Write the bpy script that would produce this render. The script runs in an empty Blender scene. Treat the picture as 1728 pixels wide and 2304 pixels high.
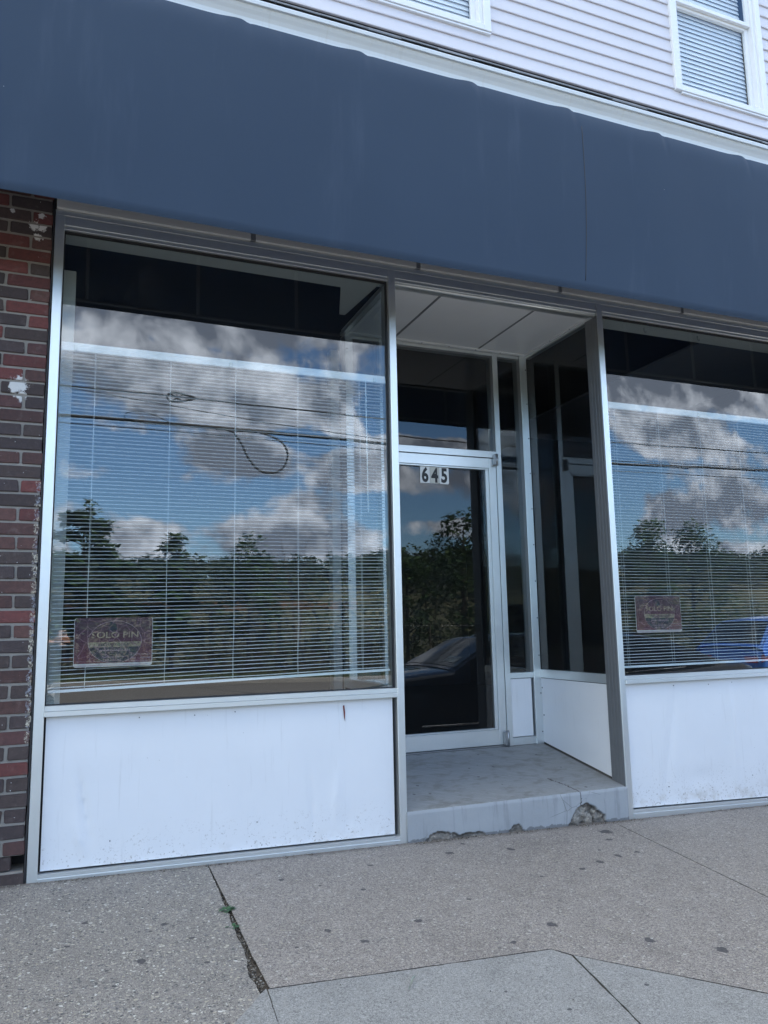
import bpy, bmesh, math, random
from mathutils import Vector, Matrix, noise
R0 = random.Random(7)
C = bpy.context.scene.collection
O = 1.2            # height of the lens above the sidewalk datum; heights below are measured from the lens
R = math.radians
PI = math.pi

# ---------------------------------------------------------------- helpers
class MB:
    """collects shapes (lens-height coordinates) and links them as ONE mesh object"""
    def __init__(s): s.bm = bmesh.new(); s.cols = None
    def box(s, x0, x1, y0, y1, z0, z1, bev=0.0, m=0):
        vs = [s.bm.verts.new((x, y, z)) for z in (z0, z1) for y in (y0, y1) for x in (x0, x1)]
        fs = [(0,2,3,1),(4,5,7,6),(0,1,5,4),(2,6,7,3),(0,4,6,2),(1,3,7,5)]
        F = [s.bm.faces.new([vs[i] for i in f]) for f in fs]
        for f in F: f.material_index = m
        if bev:
            es = list({e for f in F for e in f.edges})
            r = bmesh.ops.bevel(s.bm, geom=es, offset=bev, segments=1, affect='EDGES', profile=.5)
            for f in r['faces']: f.material_index = m
        return F
    def hexa(s, p, m=0):
        vs = [s.bm.verts.new(q) for q in p]
        fs = [(0,2,3,1),(4,5,7,6),(0,1,5,4),(2,6,7,3),(0,4,6,2),(1,3,7,5)]
        for f in fs: s.bm.faces.new([vs[i] for i in f]).material_index = m
    def prof(s, pts, x0, x1, n=1, wob=None, m=0, close=True):
        """profile (y,z) swept along x"""
        rows = []
        for i in range(n + 1):
            x = x0 + (x1 - x0) * i / n
            rows.append([s.bm.verts.new((x, y, z) if wob is None else wob(x, y, z)) for y, z in pts])
        k = len(pts)
        for a, b in zip(rows, rows[1:]):
            for j in range(k if close else k - 1):
                s.bm.faces.new((a[j], a[(j+1) % k], b[(j+1) % k], b[j])).material_index = m
        if close:
            s.bm.faces.new(rows[0][::-1]).material_index = m
            s.bm.faces.new(rows[-1]).material_index = m
    def prism(s, poly, axis, a, b, m=0):
        """polygon in the two other axes, extruded along axis ('x','y','z') from a to b"""
        def P(u, v, w):
            return {'x': (w, u, v), 'y': (u, w, v), 'z': (u, v, w)}[axis]
        A = [s.bm.verts.new(P(u, v, a)) for u, v in poly]; B = [s.bm.verts.new(P(u, v, b)) for u, v in poly]
        n = len(poly)
        s.bm.faces.new(A).material_index = m; s.bm.faces.new(B[::-1]).material_index = m
        for i in range(n): s.bm.faces.new((A[i], B[i], B[(i+1) % n], A[(i+1) % n])).material_index = m
    def tube(s, pts, r, n=8, m=0, cap=True):
        pts = [Vector(p) for p in pts]; rings = []
        for i, p in enumerate(pts):
            t = (pts[min(i+1, len(pts)-1)] - pts[max(i-1, 0)]).normalized()
            u = t.cross(Vector((0, 0, 1)) if abs(t.z) < .95 else Vector((1, 0, 0))).normalized(); v = t.cross(u)
            rr = r[i] if isinstance(r, (list, tuple)) else r
            rings.append([s.bm.verts.new(p + (u * math.cos(2*PI*k/n) + v * math.sin(2*PI*k/n)) * rr) for k in range(n)])
        for a, b in zip(rings, rings[1:]):
            for k in range(n):
                f = s.bm.faces.new((a[k], a[(k+1) % n], b[(k+1) % n], b[k])); f.smooth = True; f.material_index = m
        if cap:
            for rg in (rings[0], rings[-1]): s.bm.faces.new(rg).material_index = m
    def grid(s, fn, nu, nv, m=0, smooth=True):
        V = [[s.bm.verts.new(fn(i / nu, j / nv)) for j in range(nv + 1)] for i in range(nu + 1)]
        for i in range(nu):
            for j in range(nv):
                f = s.bm.faces.new((V[i][j], V[i+1][j], V[i+1][j+1], V[i][j+1])); f.smooth = smooth; f.material_index = m
        return V
    def lathe(s, prof, c, n=20, axis='z', m=0):
        rows = []
        for r, h in prof:
            row = []
            for k in range(n):
                a = 2*PI*k/n; u, v = r*math.cos(a), r*math.sin(a)
                p = {'z': (u, v, h), 'y': (u, h, v), 'x': (h, u, v)}[axis]
                row.append(s.bm.verts.new((c[0]+p[0], c[1]+p[1], c[2]+p[2])))
            rows.append(row)
        for a, b in zip(rows, rows[1:]):
            for k in range(n):
                f = s.bm.faces.new((a[k], a[(k+1) % n], b[(k+1) % n], b[k])); f.smooth = True; f.material_index = m
        s.bm.faces.new(rows[0]).material_index = m; s.bm.faces.new(rows[-1]).material_index = m
    def build(s, name, mat, parent=None, smooth=False, xf=None):
        bmesh.ops.recalc_face_normals(s.bm, faces=s.bm.faces[:])
        if xf is not None: bmesh.ops.transform(s.bm, matrix=xf, verts=s.bm.verts[:])
        me = bpy.data.meshes.new(name)
        off = origin(parent)
        for v in s.bm.verts: v.co = Vector((v.co.x - off.x, v.co.y - off.y, v.co.z + O - off.z))
        s.bm.to_mesh(me); s.bm.free()
        return link(name, me, mat, parent, smooth)
def origin(p):
    o = Vector((0, 0, 0))
    while p is not None: o += p.location; p = p.parent
    return o
def link(name, me, mat, parent=None, smooth=False):
    o = bpy.data.objects.new(name, me); C.objects.link(o); o.parent = parent
    for m in (mat if isinstance(mat, (list, tuple)) else [mat]): me.materials.append(m)
    if smooth:
        for p in me.polygons: p.use_smooth = True
    return o
def raw(name, verts, faces, mat, parent=None, cols=None, smooth=False):
    off = origin(parent)
    me = bpy.data.meshes.new(name)
    me.from_pydata([(x - off.x, y - off.y, z + O - off.z) for x, y, z in verts], [], faces)
    if cols:
        ca = me.color_attributes.new('col', 'FLOAT_COLOR', 'POINT')
        for i, c in enumerate(cols): ca.data[i].color = (c[0], c[1], c[2], 1)
    return link(name, me, mat, parent, smooth)
def tag(o, label=None, cat=None, group=None, kind=None):
    if label: o['label'] = label
    if cat: o['category'] = cat
    if group: o['group'] = group
    if kind: o['kind'] = kind
    return o
def thing(name, loc, label, cat, group=None):
    e = bpy.data.objects.new(name, None); C.objects.link(e); e.empty_display_size = .1
    e.location = (loc[0], loc[1], loc[2] + O)
    return tag(e, label, cat, group)
def copy_tree(o, parent=None):
    c = o.copy(); C.objects.link(c); c.parent = parent
    for ch in [x for x in bpy.data.objects if x.parent == o]: copy_tree(ch, c)
    return c
def fb(x, y=0, z=0, o=4): return noise.fractal(Vector((x, y, z)), 1.0, 2.0, o)

# ---------------------------------------------------------------- materials
class NT:
    def __init__(s, name):
        s.m = bpy.data.materials.new(name); s.m.use_nodes = True; s.t = s.m.node_tree
        s.b = s.t.nodes['Principled BSDF']; s.out = s.t.nodes['Material Output']
    def n(s, kind, **kw):
        nd = s.t.nodes.new(kind)
        for k, v in kw.items():
            if k in nd.inputs: 
                if hasattr(v, 'is_linked') or isinstance(v, bpy.types.NodeSocket): s.t.links.new(v, nd.inputs[k])
                else: nd.inputs[k].default_value = v
            else: setattr(nd, k, v)
        return nd
    def lk(s, a, b): s.t.links.new(a, b)
    def math(s, op, a, b=None, c=None, clamp=False):
        nd = s.t.nodes.new('ShaderNodeMath'); nd.operation = op; nd.use_clamp = clamp
        for i, v in enumerate((a, b, c)):
            if v is None: continue
            if isinstance(v, bpy.types.NodeSocket): s.t.links.new(v, nd.inputs[i])
            else: nd.inputs[i].default_value = v
        return nd.outputs[0]
    def mix(s, f, a, b, mode='MIX'):
        nd = s.t.nodes.new('ShaderNodeMix'); nd.data_type = 'RGBA'; nd.blend_type = mode
        for sock, v in ((nd.inputs[0], f), (nd.inputs[6], a), (nd.inputs[7], b)):
            if isinstance(v, bpy.types.NodeSocket): s.t.links.new(v, sock)
            elif isinstance(v, (int, float)): sock.default_value = v
            else: sock.default_value = (v[0], v[1], v[2], 1)
        return nd.outputs[2]
    def ramp(s, f, pts):
        nd = s.t.nodes.new('ShaderNodeValToRGB'); e = nd.color_ramp.elements
        while len(e) < len(pts): e.new(.5)
        for el, (p, c) in zip(e, pts):
            el.position = p; el.color = (c, c, c, 1) if isinstance(c, (int, float)) else (c[0], c[1], c[2], 1)
        s.t.links.new(f, nd.inputs[0]); return nd.outputs[0]
    def sm(s, x, a, b):
        nd = s.t.nodes.new('ShaderNodeMapRange'); nd.interpolation_type = 'SMOOTHSTEP'
        s.t.links.new(x, nd.inputs[0]); nd.inputs[1].default_value = a; nd.inputs[2].default_value = b
        return nd.outputs[0]
    def pos(s):
        return s.t.nodes.new('ShaderNodeNewGeometry').outputs['Position']
    def obj(s): return s.t.nodes.new('ShaderNodeTexCoord').outputs['Object']
    def noise(s, v, scale, detail=4, rough=.5, dist=0):
        nd = s.n('ShaderNodeTexNoise'); s.lk(v, nd.inputs['Vector'])
        nd.inputs['Scale'].default_value = scale; nd.inputs['Detail'].default_value = detail
        nd.inputs['Roughness'].default_value = rough; nd.inputs['Distortion'].default_value = dist
        return nd.outputs['Fac']
    def vor(s, v, scale, feature='F1', out='Distance', rnd=1):
        nd = s.n('ShaderNodeTexVoronoi'); nd.feature = feature; s.lk(v, nd.inputs['Vector'])
        nd.inputs['Scale'].default_value = scale; nd.inputs['Randomness'].default_value = rnd
        return nd.outputs[out]
    def scale(s, v, sc):
        nd = s.n('ShaderNodeVectorMath'); nd.operation = 'MULTIPLY'; s.lk(v, nd.inputs[0]); nd.inputs[1].default_value = sc
        return nd.outputs[0]
    def bump(s, h, strength=.3, dist=.01, prev=None):
        nd = s.n('ShaderNodeBump'); nd.inputs['Strength'].default_value = strength; nd.inputs['Distance'].default_value = dist
        s.lk(h, nd.inputs['Height'])
        if prev is not None: s.lk(prev, nd.inputs['Normal'])
        return nd.outputs[0]
    def fin(s, col=None, rough=None, nor=None, metal=None, spec=None):
        for k, v in (('Base Color', col), ('Roughness', rough), ('Normal', nor), ('Metallic', metal), ('Specular IOR Level', spec)):
            if v is None: continue
            if isinstance(v, bpy.types.NodeSocket): s.lk(v, s.b.inputs[k])
            elif isinstance(v, (tuple, list)): s.b.inputs[k].default_value = (v[0], v[1], v[2], 1)
            else: s.b.inputs[k].default_value = v
        return s.m
def plain(name, col, rough=.5, metal=0, bump=0, bs=60, var=0, vs=8):
    t = NT(name); p = t.obj(); c = col; nor = None
    if var:
        f = t.noise(p, vs, 5, .6); c = t.mix(f, [k * (1 - var) for k in col], [min(1, k * (1 + var)) for k in col])
    if bump: nor = t.bump(t.noise(p, bs, 4), bump, .004)
    return t.fin(c, rough, nor, metal)

def mat_alum():
    t = NT('anodized_aluminium'); p = t.pos()
    st = t.noise(t.scale(p, (40, 40, 1.2)), 3, 4, .6); bl = t.noise(p, 5, 5, .65)
    c = t.mix(bl, (.66, .69, .69), (.78, .81, .805))
    sp = t.sm(t.noise(p, 160, 2, .6), .68, .74)
    sp = t.math('MULTIPLY', sp, t.sm(t.noise(p, 6, 3), .5, .62))
    c = t.mix(t.math('MULTIPLY', sp, .6), c, (.22, .22, .23))
    r = t.math('MULTIPLY_ADD', st, .16, .30)
    return t.fin(c, r, t.bump(st, .05, .002), .82)
ALU = mat_alum()
def mat_panel():
    t = NT('white_painted_panel'); p = t.pos()
    sx = t.n('ShaderNodeSeparateXYZ'); t.lk(p, sx.inputs[0])
    c = t.mix(t.noise(p, 3, 5, .6), (.69, .695, .70), (.75, .755, .76))
    # dirt splashes gather along the bottom of the panel
    low = t.sm(sx.outputs[2], .30 + 0, .03)
    d = t.sm(t.noise(p, 85, 3, .65), .59, .67); d2 = t.sm(t.noise(p, 9, 4, .6), .36, .58)
    d = t.math('MULTIPLY', t.math('MULTIPLY', d, d2), low)
    c = t.mix(t.math('MULTIPLY', d, .75), c, (.17, .13, .09))
    g = t.math('MULTIPLY', t.sm(sx.outputs[2], .14, .03), t.sm(t.noise(p, 14, 5, .65), .45, .75))
    c = t.mix(t.math('MULTIPLY', g, .5), c, (.42, .37, .30))
    s = t.sm(t.noise(t.scale(p, (26, 26, 1.6)), 1.6, 4, .6), .58, .78)
    c = t.mix(t.math('MULTIPLY', s, .22), c, (.42, .41, .39))
    v = t.vor(p, 14); sp = t.math('LESS_THAN', v, .022)
    c = t.mix(t.math('MULTIPLY', sp, .8), c, (.12, .09, .07))
    nor = t.bump(t.noise(t.scale(p, (1, 1, .55)), 4.0, 3, .45), .22, .03)
    return t.fin(c, .32, nor)
PANEL = mat_panel()
def mat_fabric():
    t = NT('navy_awning_cloth'); p = t.pos()
    c = t.mix(t.noise(p, 1.2, 4, .55), (.032, .053, .088), (.043, .069, .110))
    v = t.vor(p, 5.5); c = t.mix(t.math('MULTIPLY', t.math('LESS_THAN', v, .012), .8), c, (.6, .62, .66))
    st = t.noise(t.scale(p, (1.2, 1.2, .18)), 5, 4, .6); c = t.mix(t.math('MULTIPLY', t.sm(st, .55, .8), .25), c, (.11, .14, .2))
    w = t.math('ADD', t.math('SINE', t.math('MULTIPLY', t.n('ShaderNodeSeparateXYZ', Vector=p).outputs[0], 2600)), t.noise(p, 900, 2))
    nor = t.bump(w, .04, .001)
    m = t.fin(c, .72, nor, 0, .3)
    tl = t.n('ShaderNodeBsdfTranslucent'); t.lk(t.mix(.5, c, (.05, .09, .2)), tl.inputs[0]); mx = t.n('ShaderNodeMixShader'); mx.inputs[0].default_value = .14
    t.lk(t.b.outputs[0], mx.inputs[1]); t.lk(tl.outputs[0], mx.inputs[2]); t.lk(mx.outputs[0], t.out.inputs[0]); return m
FABRIC = mat_fabric()
def mat_glass(name, tint=(.80, .85, .86), f0=.10, wav=.012):
    t = NT(name); t.t.nodes.remove(t.b)
    g = t.t.nodes.new('ShaderNodeNewGeometry')
    dt = t.n('ShaderNodeVectorMath'); dt.operation = 'DOT_PRODUCT'
    t.lk(g.outputs['Incoming'], dt.inputs[0]); t.lk(g.outputs['Normal'], dt.inputs[1])
    c = t.math('ABSOLUTE', dt.outputs['Value']); c1 = t.math('SUBTRACT', 1.0, c, None, True)
    f = t.math('MULTIPLY_ADD', t.math('POWER', c1, 5.0), 1 - f0, f0)
    p = t.pos()
    nor = t.bump(t.noise(p, 2.2, 2, .4), wav, .02)
    gl = t.n('ShaderNodeBsdfGlossy'); gl.inputs['Roughness'].default_value = 0.0; gl.inputs['Color'].default_value = (.97, .985, 1, 1); t.lk(nor, gl.inputs['Normal'])
    tr = t.n('ShaderNodeBsdfTransparent'); tr.inputs['Color'].default_value = (*tint, 1)
    mx = t.n('ShaderNodeMixShader'); t.lk(f, mx.inputs[0]); t.lk(tr.outputs[0], mx.inputs[1]); t.lk(gl.outputs[0], mx.inputs[2])
    # faint wiped film of dust
    df = t.n('ShaderNodeBsdfDiffuse'); df.inputs['Color'].default_value = (.6, .6, .6, 1)
    d = t.sm(t.noise(t.scale(p, (1, 1, .4)), 7, 5, .65), .55, .85)
    m2 = t.n('ShaderNodeMixShader'); t.lk(t.math('MULTIPLY_ADD', d, .03, .006), m2.inputs[0]); t.lk(mx.outputs[0], m2.inputs[1]); t.lk(df.outputs[0], m2.inputs[2])
    t.lk(m2.outputs[0], t.out.inputs[0]); return t.m
GLASS = mat_glass('storefront_glass')
def mat_clear():
    t = NT('glass_back_face'); t.t.nodes.remove(t.b)
    tr = t.n('ShaderNodeBsdfTransparent'); tr.inputs['Color'].default_value = (.97, .98, .98, 1)
    t.lk(tr.outputs[0], t.out.inputs[0]); return t.m
CLEAR = mat_clear()
GLASS2 = mat_glass('entrance_glass', (.62, .66, .68), .052, .02)
UGLASS = mat_glass('upstairs_glass', (.97, .98, .99), .085, .02)
def attr_mat(name, rough=.7, bump=.0, bs=40, spec=.4, trans=0):
    t = NT(name); a = t.n('ShaderNodeVertexColor'); a.layer_name = 'col'
    nor = t.bump(t.noise(t.pos(), bs, 5, .6), bump, .006) if bump else None
    m = t.fin(a.outputs[0], rough, nor, 0, spec)
    if trans:
        tl = t.n('ShaderNodeBsdfTranslucent'); t.lk(a.outputs[0], tl.inputs[0])
        mx = t.n('ShaderNodeMixShader'); mx.inputs[0].default_value = trans
        t.lk(t.b.outputs[0], mx.inputs[1]); t.lk(tl.outputs[0], mx.inputs[2]); t.lk(mx.outputs[0], t.out.inputs[0])
    return m
LEAF = attr_mat('leaves', .45, 0, 40, .5, .25)
def mat_brick():
    t = NT('brick_faces'); a = t.n('ShaderNodeVertexColor'); a.layer_name = 'col'; p = t.pos()
    sx = t.n('ShaderNodeSeparateXYZ'); t.lk(p, sx.inputs[0]); X, Z = sx.outputs[0], sx.outputs[2]
    n1 = t.noise(p, 40, 6, .7); n2 = t.noise(t.scale(p, (1, 1, 3)), 120, 3, .6)
    c = t.mix(t.math('MULTIPLY', n1, .9), a.outputs[0], (.02, .018, .018))
    c = t.mix(t.math('MULTIPLY', t.sm(t.noise(p, 18, 4, .6), .55, .75), .16), c, (.30, .25, .22))
    n3 = t.noise(p, 55, 6, .75); n4 = t.noise(p, 70, 8, .85)
    # splotches and ragged edges left by old white paint
    tot = None
    for (cx, cz, r) in ((-.262, 1.238, .075), (-.245, 1.185, .045), (-.225, 2.105, .045), (-.185, 2.10, .035), (-.205, 2.045, .035), (-.33, 2.17, .022), (-.19, 2.165, .026)):
        d = t.math('SQRT', t.math('ADD', t.math('POWER', t.math('SUBTRACT', X, cx), 2), t.math('POWER', t.math('SUBTRACT', Z, cz + O), 2)))
        f = t.math('SUBTRACT', 1.0, t.math('DIVIDE', d, r), None, True)
        tot = f if tot is None else t.math('MAXIMUM', tot, f)
    sp = t.sm(t.math('ADD', t.math('MULTIPLY', tot, .34), t.math('MULTIPLY_ADD', t.noise(p, 26, 3, .6), .5, t.math('MULTIPLY', n4, .6))), .69, .72)
    sp = t.math('MULTIPLY', sp, t.math('GREATER_THAN', tot, 0.001))
    c = t.mix(t.math('MULTIPLY', sp, .9), c, (.66, .65, .62))
    v = t.vor(p, 34); c = t.mix(t.math('MULTIPLY', t.math('LESS_THAN', v, .07), t.math('GREATER_THAN', n3, .52)), c, (.75, .74, .72))
    ed = t.math('ADD', t.math('MULTIPLY', t.noise(p, 30, 6, .75), .075), -.196)
    e = t.math('GREATER_THAN', X, ed); e = t.math('MULTIPLY', e, t.math('LESS_THAN', Z, .75 + O)); e = t.math('MULTIPLY', e, t.math('GREATER_THAN', Z, -.52 + O))
    pc = t.mix(t.math('GREATER_THAN', t.noise(p, 22, 2), .5), (.27, .28, .31), (.50, .46, .36))
    c = t.mix(t.math('MULTIPLY', e, t.sm(n4, .49, .54)), c, pc)
    nor = t.bump(n2, .5, .004); nor = t.bump(n1, .5, .004, nor)
    return t.fin(c, .82, nor)
BRICK = mat_brick()
MORTAR = plain('mortar', (.25, .228, .20), .9, 0, .7, 220, .25, 25)
def mat_slab(name, ca, cb, agg, pits, spots, seed=0, tint=None):
    t = NT(name); p = t.pos()
    big = t.noise(p, 1.3 + seed * .1, 6, .6); c = t.mix(big, ca, cb)
    c = t.mix(t.math('MULTIPLY', t.sm(t.noise(p, 2.6, 5, .65, .6), .48, .72), .32), c, [k * .58 for k in ca])
    fine = t.noise(p, 260, 3, .7); c = t.mix(t.math('MULTIPLY', t.sm(fine, .50, .66), pits), c, [k * .33 for k in ca])
    c = t.mix(t.math('MULTIPLY', t.sm(fine, .50, .36), pits * .6), c, [min(.75, k * 1.6) for k in cb])
    f2 = t.noise(p, 95, 2, .7); c = t.mix(t.math('MULTIPLY', t.sm(f2, .54, .66), pits * .55), c, [k * .35 for k in ca]); c = t.mix(t.math('MULTIPLY', t.sm(f2, .42, .32), pits * .45), c, [min(.75, k * 1.7) for k in cb])
    md = t.noise(p, 11, 6, .7, .4); c = t.mix(t.math('MULTIPLY', t.sm(md, .50, .70), .28), c, [k * .62 for k in ca]); c = t.mix(t.math('MULTIPLY', t.sm(md, .46, .30), .22), c, [min(.7, k * 1.25) for k in cb])
    h = fine
    if agg:
        dw = t.n('ShaderNodeVectorMath'); dw.operation = 'ADD'; t.lk(p, dw.inputs[0])
        nz = t.n('ShaderNodeTexNoise'); t.lk(p, nz.inputs['Vector']); nz.inputs['Scale'].default_value = 60
        t.lk(t.scale(nz.outputs['Color'], (.012, .012, .012)), dw.inputs[1]); q = dw.outputs[0]
        for sc, thr, am in ((75, .36, .9), (140, .36, .8), (36, .20, .55)):
            nd = t.n('ShaderNodeTexVoronoi'); t.lk(q, nd.inputs['Vector']); nd.inputs['Scale'].default_value = sc
            hs = t.n('ShaderNodeSeparateColor'); t.lk(nd.outputs['Color'], hs.inputs[0])
            stone = t.ramp(hs.outputs[0], [(0, (.04, .04, .045)), (.32, (.12, .115, .12)), (.55, (.30, .28, .25)), (.78, (.42, .37, .28)), (1, (.62, .60, .55))])
            msk = t.math('MULTIPLY', t.math('LESS_THAN', nd.outputs['Distance'], t.math('MULTIPLY', hs.outputs[1], thr * 1.5)), t.math('GREATER_THAN', hs.outputs[2], .22))
            c = t.mix(t.math('MULTIPLY', msk, am * agg), c, stone)
    nz3 = t.noise(p, 40, 3, .6)
    if spots:
        sx = t.n('ShaderNodeSeparateXYZ'); t.lk(p, sx.inputs[0])
        tot = None
        for (x, y, r) in spots:
            d = t.math('SQRT', t.math('ADD', t.math('POWER', t.math('SUBTRACT', sx.outputs[0], x), 2), t.math('POWER', t.math('SUBTRACT', sx.outputs[1], y), 2)))
            f = t.math('SUBTRACT', 1.0, t.math('DIVIDE', d, r*.82))
            tot = f if tot is None else t.math('MAXIMUM', tot, f)
        m = t.sm(t.math('ADD', tot, t.math('MULTIPLY_ADD', nz3, 2.2, -1.2)), -.02, .10)
        c = t.mix(t.math('MULTIPLY', m, .82), c, (.035, .035, .04))
    sy = t.n('ShaderNodeSeparateXYZ'); t.lk(p, sy.inputs[0])
    gr = t.math('ADD', sy.outputs[1], t.math('MULTIPLY_ADD', t.noise(p, 16, 5, .65), .12, -.06))
    c = t.mix(t.math('MULTIPLY', t.sm(gr, -.075, -.005), .62), c, (.075, .06, .047))  # grime along the wall foot, also painting in contact darkening
    # scattered specks of grit
    v = t.vor(p, 30); c = t.mix(t.math('MULTIPLY', t.math('LESS_THAN', v, .05), .7), c, (.05, .05, .055))
    v = t.vor(p, 23); c = t.mix(t.math('MULTIPLY', t.math('LESS_THAN', v, .028), .8), c, (.7, .68, .64))
    nor = t.bump(h, .5, .003); nor = t.bump(t.noise(p, 30, 4), .12, .01, nor)
    return t.fin(c, .86, nor)
GUM_TAN = [(3.02, -.19, .055), (2.93, -.33, .026), (2.92, -.58, .020), (2.78, -.60, .03), (2.62, -.66, .03), (2.46, -.72, .024), (2.53, -.50, .012), (2.75, -.48, .016), (1.02, -1.02, .022), (1.40, -1.05, .022),
           (1.32, -.62, .016), (1.48, -.30, .02), (1.9, -1.28, .03), (1.66, -1.38, .02), (2.17, -1.55, .026), (2.37, -1.72, .034), (1.72, -.9, .014), (2.2, -.75, .014), (1.15, -.5, .012), (1.0, -.36, .02), (.86, -1.13, .011), (1.12, -1.17, .02), (2.3, -.3, .03), (1.95, -.25, .03), (2.1, -.12, .02)]
GUM_LEFT = [(.30, -1.05, .026), (.42, -.72, .02), (.36, -.78, .012), (.50, -.90, .015), (.12, -.60, .018), (.2, -1.22, .013), (.52, -1.14, .014), (.05, -.82, .014)]
AGG = mat_slab('exposed_aggregate_concrete', (.194, .175, .154), (.270, .245, .216), 1.0, .9, GUM_LEFT, 1)
TAN = mat_slab('worn_tan_concrete', (.208, .180, .157), (.305, .272, .243), .55, 1.0, GUM_TAN, 2)
GREY = mat_slab('pale_grey_concrete', (.228, .220, .205), (.302, .294, .277), 0, .8, [(1.55, -1.9, .012), (1.42, -1.72, .009), (1.36, -2.0, .01), (1.9, -1.85, .012)], 3)
DIRT = plain('crack_dirt', (.085, .068, .052), .95, 0, .9, 160, .6, 60)
def mat_asphalt():
    t = NT('asphalt'); p = t.pos()
    c = t.mix(t.noise(p, .6, 6, .6), (.10, .094, .088), (.15, .142, .134)); f = t.noise(p, 180, 3, .7)
    c = t.mix(t.math('MULTIPLY', t.sm(f, .5, .7), .6), c, (.03, .03, .03))
    cr = t.vor(p, .22, 'DISTANCE_TO_EDGE'); c = t.mix(t.math('LESS_THAN', cr, .006), c, (.02, .02, .02))
    return t.fin(c, .85, t.bump(f, .5, .004))
ASPH = mat_asphalt()
def mat_step(top):
    t = NT('step_top_concrete' if top else 'step_front_concrete'); p = t.pos(); a = t.n('ShaderNodeVertexColor'); a.layer_name = 'col'
    if top:
        st = t.noise(t.scale(p, (1, 1, 1)), 1, 2)
        rot = t.n('ShaderNodeVectorRotate'); rot.rotation_type = 'Z_AXIS'; rot.inputs['Angle'].default_value = R(38); t.lk(p, rot.inputs['Vector'])
        st = t.noise(t.scale(rot.outputs[0], (5, 150, 5)), 1.0, 6, .8)
        c = t.mix(t.sm(st, .30, .72), (.20, .203, .20), (.31, .313, .306))
        c = t.mix(t.math('MULTIPLY', t.sm(t.noise(t.scale(p, (1, 1.6, 1)), 9, 5, .65), .46, .66), .5), c, (.14, .13, .11))
        v = t.vor(p, 7); c = t.mix(t.math('MULTIPLY', t.math('LESS_THAN', v, .07), .7), c, (.05, .045, .045))
        nor = t.bump(st, .5, .004)
        c = t.mix(a.outputs[0], c, (.06, .05, .045))
        return t.fin(c, .8, nor)
    c = t.mix(t.noise(p, 4, 5, .6), (.262, .277, .286), (.355, .370, .378))
    c = t.mix(t.math('MULTIPLY', t.sm(t.noise(t.scale(p, (9, 9, .8)), 2.5, 4, .6), .50, .72), .5), c, (.16, .165, .17))
    nd = t.n('ShaderNodeTexVoronoi'); t.lk(p, nd.inputs['Vector']); nd.inputs['Scale'].default_value = 70
    sc = t.n('ShaderNodeSeparateColor'); t.lk(nd.outputs['Color'], sc.inputs[0])
    rub = t.ramp(sc.outputs[0], [(0, (.17, .15, .125)), (.5, (.29, .26, .22)), (1, (.42, .38, .32))])
    rub = t.mix(t.sm(t.noise(p, 14, 5, .7), .40, .62), rub, (.23, .205, .17))
    cs = t.n('ShaderNodeSeparateColor'); t.lk(a.outputs[0], cs.inputs[0])
    c = t.mix(cs.outputs[0], c, rub); c = t.mix(cs.outputs[1], c, (.045, .04, .04))
    crk = t.vor(t.scale(p, (1, 1, 1)), 5.5, 'DISTANCE_TO_EDGE')
    c = t.mix(t.math('MULTIPLY', t.math('MULTIPLY', t.math('LESS_THAN', crk, .006), t.sm(t.noise(p, 3), .5, .6)), .6), c, (.08, .08, .08))
    h = t.math('MULTIPLY', t.noise(p, 60, 6, .75), t.math('MULTIPLY_ADD', cs.outputs[0], 1.0, .10))
    return t.fin(c, .8, t.bump(h, .8, .012))
STEPTOP = mat_step(True); STEPFRONT = mat_step(False)
def mat_siding():
    t = NT('vinyl_siding'); p = t.pos()
    g = t.noise(t.scale(p, (1.2, 1, 40)), 8, 5, .65)
    c = t.mix(g, (.60, .58, .61), (.68, .66, .69)); c = t.mix(t.math('MULTIPLY', t.sm(t.noise(p, 2.2, 4), .5, .75), .15), c, (.5, .48, .48))
    return t.fin(c, .5, t.bump(g, .08, .002))
SIDING = mat_siding()
TRIM = plain('white_vinyl_trim', (.80, .81, .82), .35, 0, 0, 60, .05, 6)
def mat_gutter():
    t = NT('white_gutter_enamel'); p = t.pos()
    s = t.sm(t.noise(t.scale(p, (30, 4, 1)), 1.3, 4, .65), .55, .8)
    c = t.mix(t.math('MULTIPLY', s, .4), t.mix(t.noise(p, 2, 3), (.62, .64, .63), (.68, .70, .70)), (.5, .48, .42))
    return t.fin(c, .35)
GUTTER = mat_gutter()
SHINGLE = plain('dark_shingles', (.20, .21, .23), .9, 0, .8, 140, .4, 30)
BLACK = plain('black_rubber', (.012, .012, .014), .6)
BLIND = plain('white_blind_rails', (.84, .86, .86), .38, 0, 0, 60, .03, 5)
def mat_slat():
    t = NT('white_blind_slats'); t.fin((.94, .95, .945), .16, None, 0, .9)
    tl = t.n('ShaderNodeBsdfTranslucent'); tl.inputs[0].default_value = (.93, .945, .945, 1); mx = t.n('ShaderNodeMixShader'); mx.inputs[0].default_value = .22
    t.lk(t.b.outputs[0], mx.inputs[1]); t.lk(tl.outputs[0], mx.inputs[2]); t.lk(mx.outputs[0], t.out.inputs[0]); return t.m
SLAT = mat_slat()
CORD = plain('white_cord', (.78, .79, .79), .7)
CLIP = plain('clear_clip', (.72, .76, .74), .15)
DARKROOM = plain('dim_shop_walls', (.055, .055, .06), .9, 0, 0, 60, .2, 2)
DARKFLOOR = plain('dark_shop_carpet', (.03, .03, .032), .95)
DRYWALL = plain('pale_drywall', (.50, .50, .47), .8, 0, .1, 30, .06, 4)
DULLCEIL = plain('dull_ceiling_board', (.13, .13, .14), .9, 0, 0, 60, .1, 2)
SOFFIT = plain('white_soffit_panels', (.78, .79, .79), .35, 0, 0, 60, .04, 3)
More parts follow.
